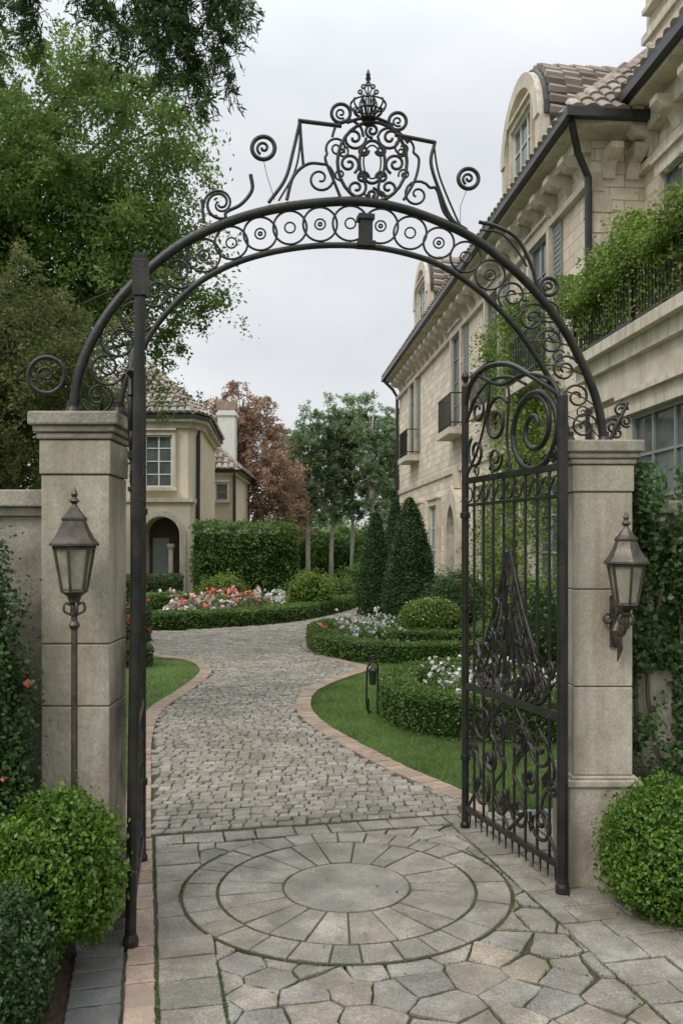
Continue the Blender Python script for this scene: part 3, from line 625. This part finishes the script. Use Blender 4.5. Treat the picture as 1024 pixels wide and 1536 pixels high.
for tc in (21.1,35.0):
    r=1.5; zc=12.0
    arc=[(r,10.4)]+[(r*math.cos(a),zc+r*math.sin(a)) for a in np.linspace(0,math.pi,17)]+[(-r,10.4)]
    D['wall'].prism([(p*.93,10.4+(q-10.4)*.97) for p,q in arc],lambda p,q,a:(a,tc+p,q),6.5,9)
    cs=np.linspace(0,math.pi,17)
    T.arch([(r*.84*math.cos(a),zc+r*.84*math.sin(a)) for a in cs],[(r*1.06*math.cos(a),zc+r*1.06*math.sin(a)) for a in cs],lambda p,q,a:(a,tc+p,q),6.2,6.495)
    T.box(6.25,6.495,tc-r*1.06,tc-r*.84,10.6,11.998); T.box(6.25,6.495,tc+r*.84,tc+r*1.06,10.6,11.998); T.box(6.2,6.495,tc-1.7,tc+1.7,10.45,10.598)
    D['wall'].box(6.42,6.494,tc-r*.83,tc+r*.83,10.6,12.9)
    window(D,(6.42,tc,10.75),U,W,1.7,1.9,3,3,.1,frame='frame_w')
    D['gutter'].arch([(r*1.07*math.cos(a),zc+r*1.07*math.sin(a)) for a in cs],[(r*1.10*math.cos(a),zc+r*1.10*math.sin(a)) for a in cs],lambda p,q,a:(a,tc+p,q),6.35,6.55)
    a=0
    while a<math.pi:
        for x in np.arange(6.5,9,.4):
            p=(tc+r*1.08*math.cos(a),zc+.03+r*1.08*math.sin(a)); D['tile'].tube([(x-.02,p[0],p[1]+.03),(x+.4,p[0],p[1])],[.13,.11],6)
        a+=.165
D['wall'].box(9.7,12.5,19.3,21.5,10,19); T.box(9.6,12.6,19.2,21.6,14.9,15.1); window(D,(9.7,20.4,15.6),U,W,1.2,2.2,2,3,.2)
T.box(4.85,7.69,6.8,13.8,4.84,5.0); T.box(4.98,7.69,6.9,13.65,4.62,4.838); T.box(5.08,7.69,6.95,13.5,4.2,4.618); T.box(5.12,5.198,7,13.42,3.95,4.1)
I=D['iron']
for z in (5.06,5.9): I.box(4.93,4.97,6.8,13.74,z,z+.035); I.box(4.93,7.6,13.7,13.74,z,z+.035)
t=6.8
while t<13.74: I.box(4.942,4.958,t,t+.016,5.0,5.9); t+=.1
l=4.98
while l<7.6: I.box(l,l+.016,13.71,13.73,5.0,5.9); l+=.1
for t in (7,9.2,11.4,13.6): I.box(4.92,4.98,t,t+.06,5.0,6.05)
window(D,(5.2,10.9,2.1),U,W,1.9,1.75,3,3,.18); window(D,(5.2,8.2,2.1),U,W,1.6,1.75,3,3,.18)
emit(D,H,M['ashlar'])
def vinepatch(name,fn,n,size,mat,stem=None,align=.45):
    e=empty(name); P,Nn=fn(n); leaves('foliage',P,Nn,size,mat,e,.7,align)
    if stem:
        m=MB()
        for s in stem: m.tube(cr(s,5),.014,5)
        m.make('stems',M['bark'],e)
def f(n):
    t=rng.uniform(7,13.9,n); u=rng.random(n)**.72; hump=.30+.22*np.sin(t*2.3)+.15*np.sin(t*5.1+1)
    z=5.0+u*(.95+hump); l=4.98+rng.normal(size=n)*.15+np.where(z>5.7,-.05,.16)
    k=(sn(np.c_[t,z*1.5,l],3.2,8)+rng.normal(size=n)*.25)>(-.15-1.1*(z-5.4)); t,z,l=t[k],z[k],l[k]
    return np.array([HW(a,b,c) for a,b,c in zip(l,t,z)]),np.tile([-.8,-.3,.5],(len(t),1))
vinepatch('balcony_vine',f,46000,.055,M['vine'])
def f(n):
    t=22+rng.normal(size=n)*1.4; z=rng.uniform(0,8.3,n); t=t+np.sin(z)*.7+ (z<3)*rng.normal(size=n)*1.0; l=6.5-np.abs(rng.normal(size=n))*.22
    k=(sn(np.c_[t,z,l],1.6,9)+rng.normal(size=n)*.25)>-.1; t,z,l=t[k],z[k],l[k]
    return np.array([HW(a,b,c) for a,b,c in zip(l,t,z)]),np.tile([-.9,-.3,.4],(len(t),1))
vinepatch('climbing_vine',f,38000,.085,M['vine'],[[tuple(HW(6.5,22,0)),tuple(HW(6.5,22.4,3)),tuple(HW(6.5,21.7,8))]])
# ------------------------------------------------------------------ left villa
V=empty('cream_villa'); D=parts()
plan=[(-10,30),(-5.3,30),(-4.95,30.8),(-5.2,34),(-5.4,37),(-10,37)]
D['wall'].prism(plan,lambda p,q,a:(p,q,a),0,6.3)
def grow(pl,k,c=(-7.6,33)): return [(c[0]+(p-c[0])*(1+k),c[1]+(q-c[1])*(1+k)) for p,q in pl]
D['trim'].prism(grow(plan,.04),lambda p,q,a:(p,q,a),6.1,6.298); D['trim'].prism(grow(plan,.1),lambda p,q,a:(p,q,a),6.302,6.42); D['gutter'].prism(grow(plan,.13),lambda p,q,a:(p,q,a),6.425,6.52)
ap=Vector((-7.5,33.2,9.1)); gp=grow(plan,.13)
for i in range(len(gp)):
    a=Vector((*gp[i],6.57)); b=Vector((*gp[(i+1)%len(gp)],6.57)); Uu=(b-a).normalized(); vp=ap-a; Vv=(vp-Uu*vp.dot(Uu)).normalized()
    tiles(D['tile'],D['tbase'],a,Uu,Vv,[(0,0),((b-a).length,0),(vp.dot(Uu),vp.dot(Vv))],.26,.36)
window(D,(-6.3,30,4.05),(1,0,0),(0,-1,0),.95,1.8,2,4,.12,frame='frame_w'); window(D,(-8.6,30,4.05),(1,0,0),(0,-1,0),1.1,1.8,2,4,.12,frame='frame_w')
cx,cz=-6.05,2.4
cs=np.linspace(0,math.pi,21)
inn=[(cx+.6,0)]+[(cx+.6*math.cos(a),cz+.6*math.sin(a)) for a in cs]+[(cx-.6,0)]
out=[(cx+.95,0)]+[(cx+.95*math.cos(a)/max(abs(math.cos(a)),math.sin(a)),min(3.5,cz+1.1*math.sin(a)/max(abs(math.cos(a)),math.sin(a)))) for a in cs]+[(cx-.95,0)]
fx=lambda p,q,a:(p,a,q)
D['wall'].arch(inn,out,fx,29.2,29.995)
mo=[(cx+.82,0)]+[(cx+.82*math.cos(a),cz+.82*math.sin(a)) for a in cs]+[(cx-.82,0)]
mi=[(cx+.62,0)]+[(cx+.62*math.cos(a),cz+.62*math.sin(a)) for a in cs]+[(cx-.62,0)]
D['trim'].arch(mi,mo,fx,29.1,29.197)
D['trim'].box(cx-1.05,cx+1.05,29.1,29.994,3.5,3.64)
D['void'].box(cx-.58,cx+.58,29.97,29.993,0,3.0)
D['trim'].lathe((cx+.25,29.5,0),[(.13,0),(.13,.1),(.09,.14),(.08,1.9),(.13,2.0),(.13,2.1)],12)
D['frame'].box(cx-.45,cx+.1,29.93,29.968,0,2.3)
D['trim'].box(-10,cx-1.06,29.93,29.997,3.55,3.7); D['gutter'].tube([(-4.98,30.72,6.3),(-5.03,30.5,5.9),(-5.05,30.42,0)],.075,8)
D['wall'].box(-9.5,-4.85,39,46,0,5.2); D['trim'].box(-9.6,-4.7,38.85,46.1,5.2,5.32); D['gutter'].box(-9.7,-4.55,38.7,46.2,5.325,5.43)
hiproof(D['tile'],D['tbase'],-9.8,-4.5,38.6,46.3,5.46,-7.2,41.2,-7.2,44,7.9,.28,.38)
window(D,(-5.35,39,4.1),(1,0,0),(0,-1,0),.5,.7,1,2,.08)
D['gutter'].tube([(-4.8,38.9,5.3),(-4.8,38.9,0)],.07,8)
emit(D,V,M['render'])
m=MB(); m.box(-5.75,-4.95,40.3,41.1,5.4,8.4); m.box(-5.82,-4.88,40.23,41.17,8.1,8.25); m.make('chimney_stack',M['frame_w'],V)
m=MB(); m.box(-5.8,-4.9,40.25,41.15,8.402,8.75); m.make('chimney_cap',M['brick'],V)
# ------------------------------------------------------------------ pillars and garden walls
def pillar(x0,x1,y0,y1,ztop,joints,baseh,name='stone_gate_pillar'):
    e=empty(name); m=MB(); zs=[0 if not baseh else baseh]+joints+[ztop-.14]
    for i in range(len(zs)-1):
        k=.0 if i<len(zs)-2 else -.008
        m.box(x0+k,x1-k,y0+k,y1-k,zs[i]+.003,zs[i+1]-.003)
    if baseh: m.box(x0-.03,x1+.03,y0-.03,y1+.03,0,baseh-.06); m.box(x0-.045,x1+.045,y0-.045,y1+.045,baseh-.058,baseh-.02); m.box(x0-.018,x1+.018,y0-.018,y1+.018,baseh-.019,baseh)
    m.make('shaft',M['pillar'],e,bevel=.006)
    m=MB(); m.box(x0+.01,x1-.01,y0+.01,y1-.01,.001,ztop-.1); m.make('mortar_core',M['mortar'],e)
    m=MB(); c=ztop
    m.box(x0-.02,x1+.02,y0-.02,y1+.02,c-.139,c-.105); m.box(x0-.035,x1+.035,y0-.035,y1+.035,c-.104,c-.07); m.box(x0-.055,x1+.055,y0-.055,y1+.055,c-.069,c)
    m.make('cap',M['coping'],e,bevel=.01)
pillar(-1.54,-1.19,4.45,4.80,2.69,[1.18,1.5,2.37],0)
pillar(1.355,1.70,5.07,5.42,2.62,[1.18,1.75,2.32],.66)
gw=empty('garden_wall'); m=MB(); m.box(-6,-1.545,4.62,4.85,0,2.16); m.make('wall',M['coping'],gw)
m=MB(); m.box(-6,-1.545,4.59,4.88,2.162,2.21); m.box(-6,-1.545,4.55,4.92,2.211,2.3); m.make('coping',M['coping'],gw,bevel=.008)
gw=empty('garden_wall'); m=MB(); m.box(1.705,6,5.32,5.5,0,2.2); m.make('wall',M['pillar'],gw); m=MB(); m.box(1.705,6,5.28,5.54,2.202,2.28); m.make('coping',M['coping'],gw,bevel=.008)
def f(n):
    x=1.74+rng.random(n)*1.4; z=rng.uniform(.15,2.5,n); y=5.3-np.abs(rng.normal(size=n))*.07-.05*np.sin(x*9+z*4)-(z>2.2)*rng.normal(size=n)*.08
    dens=np.where(z>1.25,.6,np.where(x>2.02,.1,-.45)); k=(sn(np.c_[x,z,y*0],4.5,4)+rng.normal(size=n)*.22+dens)>0
    return np.c_[x,y,z][k],np.tile([-.2,-1.,.3],(k.sum(),1))
vinepatch('wall_ivy',f,46000,.036,M['ivy'],[[(1.9,5.27,0),(1.93,5.27,.6),(1.86,5.27,1.2),(2.0,5.27,2)],[(1.95,5.26,0),(2.1,5.26,.7),(2.05,5.26,1.6)],[(1.9,5.26,.3),(1.8,5.26,.8),(1.78,5.26,1.4)]])
# ------------------------------------------------------------------ wrought-iron arch
# elevation drawing of the arch; u,v are drawing units mapped onto the real vertical plane of the gate
def G(u,v):
    a=(u-512)/1300; Y=4.864/(1-.2076*a); return (a*Y,Y,2+(820-v)/1300*Y)
def GG(pts): return [G(*p) for p in pts]
A=empty('wrought_iron_arch'); S=[]
up=cr([(110,617),(118,565),(138,512),(172,458),(215,412),(270,368),(330,338),(400,316),(480,304),(550,303),(620,318),(700,352),(760,396),(810,446),(850,502),(880,562),(897,612),(905,662)],6)
lo=cr([(178,618),(190,570),(215,520),(245,475),(290,430),(340,400),(400,380),(470,369),(540,369),(600,378),(660,398),(720,438),(770,488),(810,545),(840,605),(852,662)],6)
S.append((GG(up),.026)); S.append((GG(lo),.017))
def res(c,n):
    c=np.array(c); s=np.r_[0,np.cumsum(np.linalg.norm(np.diff(c,axis=0),axis=1))]; q=np.linspace(0,s[-1],n); return np.c_[np.interp(q,s,c[:,0]),np.interp(q,s,c[:,1])]
NU=23; ru=res(up,2*NU+1); rl=res(lo,2*NU+1)
for i in range(NU):
    k=2*i+1; mid=(ru[k]+rl[k])/2; gap=np.linalg.norm(ru[k]-rl[k]); r=gap/2-6
    if 6<=i<=16:
        S.append((GG(ell(mid[0],mid[1],r-1,r-1)),.0065)); S.append((GG(ell(mid[0],mid[1],8,8,12)),.005))
        if i%2==0: S.append((GG(ell(mid[0],mid[1],2.5,2.5,8)),.006))
    else:
        tang=ru[k+1]-ru[k-1]; a=math.atan2(tang[1],tang[0]); d=1 if i%2 else -1; r=min(r,29)
        S.append((GG(spiral(mid[0],mid[1],r,4,1.6,a+1.57*d,d)),.007))
        S.append((GG(cr([rl[k-1],mid+np.array((3,-2)),ru[k+1]],5)),.004))
        if i%2: S.append((GG(spiral(mid[0]+tang[0]*.5,mid[1]+tang[1]*.5,r*.5,2,1.4,a-1.57*d,-d)),.0045))
def fr(*pts,r=.008,n=6): S.append((GG(cr(list(pts),n)),r))
fr((403,304),(428,268),(440,225),(450,182),r=.010); fr((418,301),(440,262),(449,225),(450,182),r=.006)
S.append((GG([(447,181),(512,189)]),.012)); S.append((GG([(592,202),(653,214)]),.012)); fr((450,183),(452,215),(455,250),r=.008)
fr((652,213),(646,245),(660,290),(675,325),(698,350),r=.010); fr((650,215),(658,262),(682,322),(694,346),r=.006)
def volute(pts,cx,cy,r0,a0,d,turns=1.6,rad=.008):
    S.append((GG(cr(pts+[(cx+r0*math.cos(a0),cy+r0*math.sin(a0))],7)[:-1]+spiral(cx,cy,r0,3,turns,a0,d)),(rad,rad*.6)))
volute([(430,300),(440,265),(462,246)],480,268,23,-1.2,1,1.5,.010)
volute([(700,345),(668,322),(655,285)],625,292,22,-.5,-1,1.6,.010)
volute([(376,262),(378,285),(362,306),(340,318)],330,305,24,1.2,1,1.2,.011)
volute([(306,335),(303,300)],330,306,25,2.9,1,1.2,.009)
volute([(512,300),(500,270),(488,240)],505,222,17,2.6,1,1.5,.009)
volute([(605,300),(622,270),(628,240)],604,222,17,.4,-1,1.5,.009)
S.append((GG(ell(558,243,52,60)),.010)); S.append((GG(ell(558,243,19,32)),.009)); S.append((GG(ell(558,243,13,25)),.005))
for (x,y,r,a,d) in ((531,207,18,0,1),(585,207,18,3.14,-1),(523,246,16,1,-1),(593,246,16,2,1),(534,282,16,-1,1),(582,282,16,4,-1),(558,196,11,1.5,1),(558,292,10,-1.5,1),(545,226,8,0,1),(571,226,8,3,-1),(544,266,9,0,-1),(572,266,9,3,1)):
    S.append((GG(spiral(x,y,r,2.5,1.5,a,d)),.0085))
for (x,y) in ((510,262),(606,262),(514,228),(602,228),(546,296),(570,296)): S.append((GG(spiral(x,y,9,2,1.3,x)),.006))
for (x,y,r) in ((511,170,14),(596,182,13)): S.append((GG(ell(x,y,r,r)),.010)); S.append((GG(spiral(x,y,r*.6,2,1.2,1)),.006))
fr((498,205),(505,188),(524,180),(540,190),(545,205)); fr((612,215),(600,200),(585,192),(572,196),(566,206))
fr((520,184),(540,178),(566,178),(590,188),r=.009)
# crown finial: open ribs flaring from a base ring, fleur tips, central spike
cc=G(552,176)
for i in range(10):
    a=2*math.pi*i/10; rib=[(cc[0]+math.cos(a)*r_,cc[1]+math.sin(a)*r_,cc[2]+z_) for r_,z_ in cr([(.035,-.01),(.06,.015),(.092,.045),(.10,.075),(.088,.085)],4)]
    S.append((rib,(.006,.004)))
    b0=(cc[0]+math.cos(a)*.035,cc[1]+math.sin(a)*.035,cc[2]); S.append(([b0,(cc[0]+math.cos(a)*.05,cc[1]+math.sin(a)*.05,cc[2]+.075),(cc[0]+math.cos(a)*.03,cc[1]+math.sin(a)*.03,cc[2]+.125)],(.005,.003)))
for rr,zz in ((.038,-.008),(.075,.03),(.10,.07)): S.append(([(cc[0]+rr*math.cos(t),cc[1]+rr*math.sin(t),cc[2]+zz) for t in np.linspace(0,6.2832,21)],.005))
for a,b in [((552,176),(552,112)),((550,160),(540,138)),((554,160),(564,138)),((552,146),(545,130)),((552,146),(559,130))]: S.append((GG([a,b]),(.006,.003)))
for (x,y) in ((540,138),(564,138),(552,126),(545,130),(559,130),(552,118)): S.append((GG(ell(x,y,3,3,8)),.005))
for (x,y,r) in ((395,222,17),(702,268,15),(70,563,27),(822,430,13)):
    S.append((GG(ell(x,y,r,r)),.012)); S.append((GG(spiral(x,y,r*.6,2,1.2,2)),.008))
S.append((GG(cr([(97,563),(104,568),(112,590)],4)),.004)); S.append((GG([(395,239),(400,262),(412,300)]),.0018)); S.append((GG([(700,283),(690,310),(690,338)]),.0018))
fr((718,333),(745,340),(775,358),(795,395),(806,430),(812,438),r=.011); fr((722,345),(750,350),(772,372),(790,400),r=.006)
volute([(810,446),(835,460),(838,490)],824,500,14,.3,1,1.4,.006)
for (x,y,r,a,d) in ((918,640,14,3.1,1),(930,615,11,0,-1),(938,632,9,1,1),(925,650,9,-1,-1)): S.append((GG(spiral(x,y,r,2,1.5,a,d)),.008))
fr((915,660),(922,640),(932,622),(940,604),r=.012)
curve('ironwork',S,M['iron'],A)
m=MB()
ex=(.979,.203,0);ey=(-.203,.979,0)
c=G(548,342); m.obox(c,ex,ey,-.035,.035,-.03,.03,-.08,.04); m.obox(c,ex,ey,-.05,.05,-.04,.04,-.11,-.08); m.obox(c,ex,ey,-.045,.045,-.04,.04,.04,.07)
m.lathe(cc,[(.015,-.05),(.03,-.04),(.018,-.02),(.038,-.008),(.02,.0)],14)
c=G(552,112); m.lathe(c,[(.004,-.03),(.014,0),(.003,.03)],8)
for (u,v) in ((110,619),(178,620),(905,663),(852,663)):
    c=G(u,v); m.lathe(c,[(.045,-.02),(.045,0),(.03,.03),(.03,.06)],14)
m.make('clamp_finial_and_feet',M['iron'],A,bevel=.004)
# ------------------------------------------------------------------ gate leaves
def leaf(A0,B0,tall=None,name='wrought_iron_gate'):
    e=empty(name); A0=np.array(A0);B0=np.array(B0); Lg=np.linalg.norm(B0-A0); u=(B0-A0)/Lg
    def Q(s,z): p=A0+u*s*(Lg/1.21); return (p[0],p[1],z)
    S=[]
    def ad(pts,r,c=True): S.append(([Q(*p) for p in (cr(pts,6) if c else pts)],r))
    m=MB(); U3=(u[0],u[1],0); W3=(-u[1],u[0],0)
    if tall:
        m.lathe(Q(0,0),[(.04,0),(.04,.05),(.03,.08)],12); p0=Q(0,.05); p1=(p0[0]+.05,p0[1],tall)
        m.tube([p0,p1],.028,12); m.obox(p1,(1,0,0),(0,1,0),-.035,.035,-.035,.035,-.18,.0); m.obox(p1,(1,0,0),(0,1,0),-.028,.028,-.028,.028,.001,.03)
    else: m.lathe(Q(0,0),[(.042,0),(.042,.06),(.034,.08),(.032,2.86),(.02,2.89)],14)
    m.lathe(Q(1.21,0),[(.036,.0),(.036,.05),(.026,.07),(.026,3.12)],12)
    m.lathe(Q(1.21,3.12),[(.03,0),(.012,.03),(.03,.07),(.02,.1),(.004,.12)],12)
    for z,h in ((2.44,.04),(2.28,.02),(1.0,.05),(.15,.035)): m.obox(Q(0,z),U3,W3,.03,Lg-.03,-.016,.016,0,h)
    for z in (.5,1.55,2.2): m.lathe(Q(1.21,z),[(.036,0),(.036,.04)],12)
    ad([(1.21,2.98),(1.12,3.13),(.9,3.2),(.6,3.16),(.3,3.02),(0,2.86)],.018); ad([(1.21,2.85),(1.05,3.02),(.85,3.1),(.6,3.08),(.4,3.0)],.010); ad([(1.0,3.16),(.7,3.05),(.4,3.06),(.1,2.96),(0,2.75)],.014)
    sp=lambda cx,cz,r0,r1,t,a,d=1,r=.010: S.append(([Q(*p) for p in spiral(cx,cz,r0,r1,t,a,d)],r))
    sp(.30,2.72,.2,.04,1.3,1.2,1,.016); S.append(([Q(*p) for p in ell(.30,2.7,.25,.23,30)],.019))
    sp(.76,2.82,.17,.02,1.5,2.5,-1,.012); sp(1.02,2.93,.11,.02,1.5,0,1); sp(.78,2.58,.09,.02,1.5,3,1); sp(1.05,2.65,.12,.02,1.5,1,-1,.011)
    sp(.1,2.54,.05,.01,1.5,2,1)
    ad([(1.18,2.5),(1.0,2.7),(.88,2.95),(.85,3.1)],.009); ad([(.58,2.48),(.63,2.7),(.6,2.95),(.64,3.08)],.009)
    nb=9
    for i in range(1,nb):
        s=1.21*i/nb; S.append(([Q(s,.18),Q(s,2.44)],.0095))
    for i in range(11):
        s=.06+i*.109; S.append(([Q(*p) for p in ell(s,2.36,.045,.05,14)],.006))
        if i%2: sp(s,2.51,.04,.01,1.2,0,1,.006)
    for k in (-1,1):
        for (w,h,r) in ((.42,.95,.015),(.34,.86,.010),(.26,.74,.012),(.17,.62,.010),(.09,.5,.009)):
            ad([(.6+k*.02,1.02+h),(.6+k*w*.3,1.02+h*.72),(.6+k*w*.75,1.02+h*.34),(.6+k*w,1.12),(.6+k*w*.75,1.05)],r)
        for (cx,cz,r) in ((.38,1.17,.08),(.2,1.2,.08),(.12,1.42,.06),(.27,1.38,.06),(.06,1.12,.05),(.46,1.28,.06),(.3,1.12,.05)): sp(.6+k*cx,cz,r,.01,1.4,1.5*k,k,.012)
        for (cx,cz,r) in ((.14,.82,.11),(.38,.8,.13),(.13,.35,.11),(.38,.36,.13),(.26,.58,.09),(.5,.6,.06)): sp(.6+k*cx,cz,r,.01,1.5,1.2+k,k,.012)
        ad([(.6,.2),(.6+k*.2,.4),(.6+k*.05,.6),(.6+k*.25,.8),(.6+k*.1,.98)],.011); ad([(.6+k*.55,.2),(.6+k*.38,.45),(.6+k*.52,.7),(.6+k*.3,.97)],.010)
    for i in range(14):
        s=.07+i*.082; S.append(([Q(s,.15),Q(s,.06)],(.009,.003)))
    LV=[(.6,1.06,.07,.24,0),(.5,1.06,.06,.2,.4),(.7,1.06,.06,.2,-.4),(.42,1.08,.06,.18,.8),(.78,1.08,.06,.18,-.8),(.6,1.75,.05,.25,0),(.56,1.5,.04,.2,.3),(.64,1.5,.04,.2,-.3),(.6,.75,.05,.2,0),(.45,.7,.05,.18,.5),(.75,.7,.05,.18,-.5),(.3,.9,.04,.12,.9),(.9,.9,.04,.12,-.9),(.6,.3,.06,.18,0),(.35,.25,.05,.16,.4),(.85,.25,.05,.16,-.4)]
    for k in (-1,1):
        for (w,z,t) in ((.1,1.6,.25),(.16,1.4,.35),(.24,1.3,.5),(.33,1.22,.6),(.14,1.22,.2),(.4,1.1,.9),(.25,1.08,.5),(.06,1.3,.1),(.2,.5,.6),(.4,.55,.4),(.3,.75,-.4),(.1,.6,.3)): LV.append((.6+k*w,z,.05,.17,-k*t))
    for (s,z,w,h,t) in LV:
        def T_(a,b): return Vector(Q(s+a*math.cos(t)-b*math.sin(t),z+a*math.sin(t)+b*math.cos(t)))
        n=Vector((-u[1],u[0],0))
        m.add([T_(0,0),T_(-w/2,h*.45)+n*.02,T_(0,h),T_(w/2,h*.45)+n*.02,T_(0,h*.45)-n*.012],[(0,4,1),(1,4,2),(2,4,3),(3,4,0)])
    m.make('stiles_and_rails',M['iron'],e,bevel=.003); curve('scrollwork',S,M['iron'],e,2)
leaf((1.26,4.95),(.87,6.1)); leaf((-1.045,4.3),(-1.255,5.46),3.42)
# ------------------------------------------------------------------ lanterns
def lantern(name,x,y,zb,post=False,wall=None,sc=1.0):
    e=empty(name); m=MB(); g=MB(); r6=math.pi/6
    def pr(L): return [(r*sc,z*sc) for r,z in L]
    c=(x,y,zb)
    m.lathe(c,pr([(.125,-.012),(.125,.0),(.10,.03),(.075,.075),(.06,.115),(.065,.12),(.065,.13),(.045,.15),(.03,.17),(.02,.185)]),6,r6)
    m.lathe(c,pr([(.02,.18),(.012,.2),(.028,.215),(.012,.235),(.018,.25),(.002,.285)]),10)
    for i in range(6):
        a=r6+i*math.pi/3; m.tube([(x+.102*sc*math.cos(a),y+.102*sc*math.sin(a),zb-.012*sc),(x+.062*sc*math.cos(a),y+.062*sc*math.sin(a),zb-.235*sc)],.0075,5)
    for rr,zz in ((.103,-.02),(.062,-.235)): m.tube([(x+rr*sc*math.cos(r6+i*math.pi/3),y+rr*sc*math.sin(r6+i*math.pi/3),zb+zz*sc) for i in range(7)],.009,5)
    g.lathe(c,pr([(.058,-.235),(.096,-.014)]),6,r6)
    m.lathe(c,pr([(.012,-.31),(.03,-.295),(.016,-.28),(.045,-.26),(.068,-.243),(.066,-.236)]),12)
    S=[]
    for k in range(4):
        a=k*math.pi/2+.5; pts=[(x+math.cos(a)*p*sc,y+math.sin(a)*p*sc,zb+q*sc) for p,q in cr([(.015,-.36),(.05,-.34),(.045,-.3),(.015,-.31),(.03,-.27)],5)]; S.append((pts,.006))
    if post:
        m.lathe((x,y,0),[(.05,0),(.05,.03),(.022,.06),(.017,.1),(.015,zb-.36),(.02,zb-.35),(.02,zb-.3)],12)
        m.lathe((x,y,0),[(.018,zb-.42),(.028,zb-.4),(.018,zb-.38)],12)
    if wall is not None:
        S.append(([(x,yy,zz) for yy,zz in cr([(wall,zb-.25),(wall-.05,zb-.4),(wall-.12,zb-.42),(y,zb-.36),(y,zb-.28)],6)],.011))
        S.append(([(x+.0,yy,zz) for yy,zz in cr([(wall,zb-.5),(wall-.05,zb-.44),(wall-.03,zb-.36),(wall-.08,zb-.34),(wall-.1,zb-.38)],6)],.009))
        for dx in (-.05,.04): S.append(([(x+dx+.028*math.cos(t),wall-.03,zb-.3-.04*math.sin(t)-.03*t/3) for t in np.linspace(0,7,18)],.008))
        m.tube([(x,wall-.04,zb-.28),(x-.02,wall-.05,zb-.4),(x+.012,wall-.05,zb-.5),(x,wall-.04,zb-.58)],[.016,.026,.018,.004],8)
        m.box(x-.035,x+.035,wall-.015,wall-.001,zb-.5,zb-.2)
    m.make('metal_frame',M['bronze'],e); g.make('glass',M['lglass'],e); curve('scrolls',S,M['bronze'],e,2)
lantern('street_lantern',-1.308,4.25,2.015,post=True,sc=.97)
lantern('wall_lantern',1.60,4.88,1.915,wall=5.07,sc=1.0)
e=empty('garden_path_light'); S=[]
x,y=.37,10.3
S.append(([(x+.06,y,0),(x+.06,y,.6)],.012)); S.append(([(x-.05,y,0),(x-.05,y,.2)],.010))
S.append(([(x+a,y,b) for a,b in cr([(.06,.6),(.0,.64),(-.06,.56),(-.07,.4),(-.07,.1),(-.02,.03)],6)],.012))
S.append(([(x+a,y,b) for a,b in spiral(0,.66,.05,.01,1.5,0)],.010))
curve('frame',S,M['iron'],e); m=MB(); m.lathe((x,y,.36),[(.035,0),(.045,.16),(.06,.17),(.01,.22)],6); m.make('lamp_head',M['iron'],e)
# ------------------------------------------------------------------ sky, sun, camera
w=bpy.data.worlds.new('World'); scene.world=w; w.use_nodes=True; nt=w.node_tree; N=nt.nodes; L=nt.links
bg=N['Background']; sky=N.new('ShaderNodeTexSky'); sky.sky_type='NISHITA'; sky.sun_disc=False; sky.sun_elevation=R(48); sky.sun_rotation=R(218); sky.dust_density=3
sc=N.new('ShaderNodeMix'); sc.data_type='RGBA'
tc=N.new('ShaderNodeTexCoord'); mp=N.new('ShaderNodeMapping'); mp.inputs['Scale'].default_value=(1,1,2.2); L.new(tc.outputs['Generated'],mp.inputs[0])
no=N.new('ShaderNodeTexNoise'); no.inputs['Scale'].default_value=2.0; no.inputs['Detail'].default_value=6; no.inputs['Roughness'].default_value=.5; L.new(mp.outputs[0],no.inputs['Vector'])
rp=N.new('ShaderNodeValToRGB'); rp.color_ramp.elements[0].position=.35; rp.color_ramp.elements[0].color=(6.5,6.85,7.3,1); rp.color_ramp.elements[1].position=.65; rp.color_ramp.elements[1].color=(8.5,8.65,8.85,1); L.new(no.outputs['Fac'],rp.inputs[0])
se=N.new('ShaderNodeSeparateXYZ'); L.new(tc.outputs['Generated'],se.inputs[0])
mr=N.new('ShaderNodeMapRange'); mr.interpolation_type='SMOOTHSTEP'; mr.inputs['From Min'].default_value=.35; mr.inputs['From Max'].default_value=1; mr.inputs['To Min'].default_value=1.0; mr.inputs['To Max'].default_value=2.8; L.new(se.outputs[2],mr.inputs['Value'])
vm=N.new('ShaderNodeVectorMath'); vm.operation='SCALE'; L.new(rp.outputs[0],vm.inputs[0]); L.new(mr.outputs[0],vm.inputs['Scale'])
sc.inputs[0].default_value=.95; L.new(sky.outputs[0],sc.inputs[6]); L.new(vm.outputs[0],sc.inputs[7]); L.new(sc.outputs[2],bg.inputs[0]); bg.inputs[1].default_value=.105
sl=bpy.data.lights.new('sun','SUN'); sl.energy=1.35; sl.angle=R(14); sl.color=(1,.93,.83); so=bpy.data.objects.new('sun',sl); so.rotation_euler=(R(42),0,R(-38)); link(so)
cam=bpy.data.cameras.new('camera'); co=bpy.data.objects.new('camera',cam); link(co); co.location=(0,0,2); co.rotation_euler=(R(90),0,0)
cam.sensor_width=36; cam.lens=36*1300/1536; cam.shift_y=52/1536; cam.clip_end=1500; scene.camera=co
scene.view_settings.view_transform='Standard'; scene.view_settings.look='None'; scene.view_settings.exposure=0
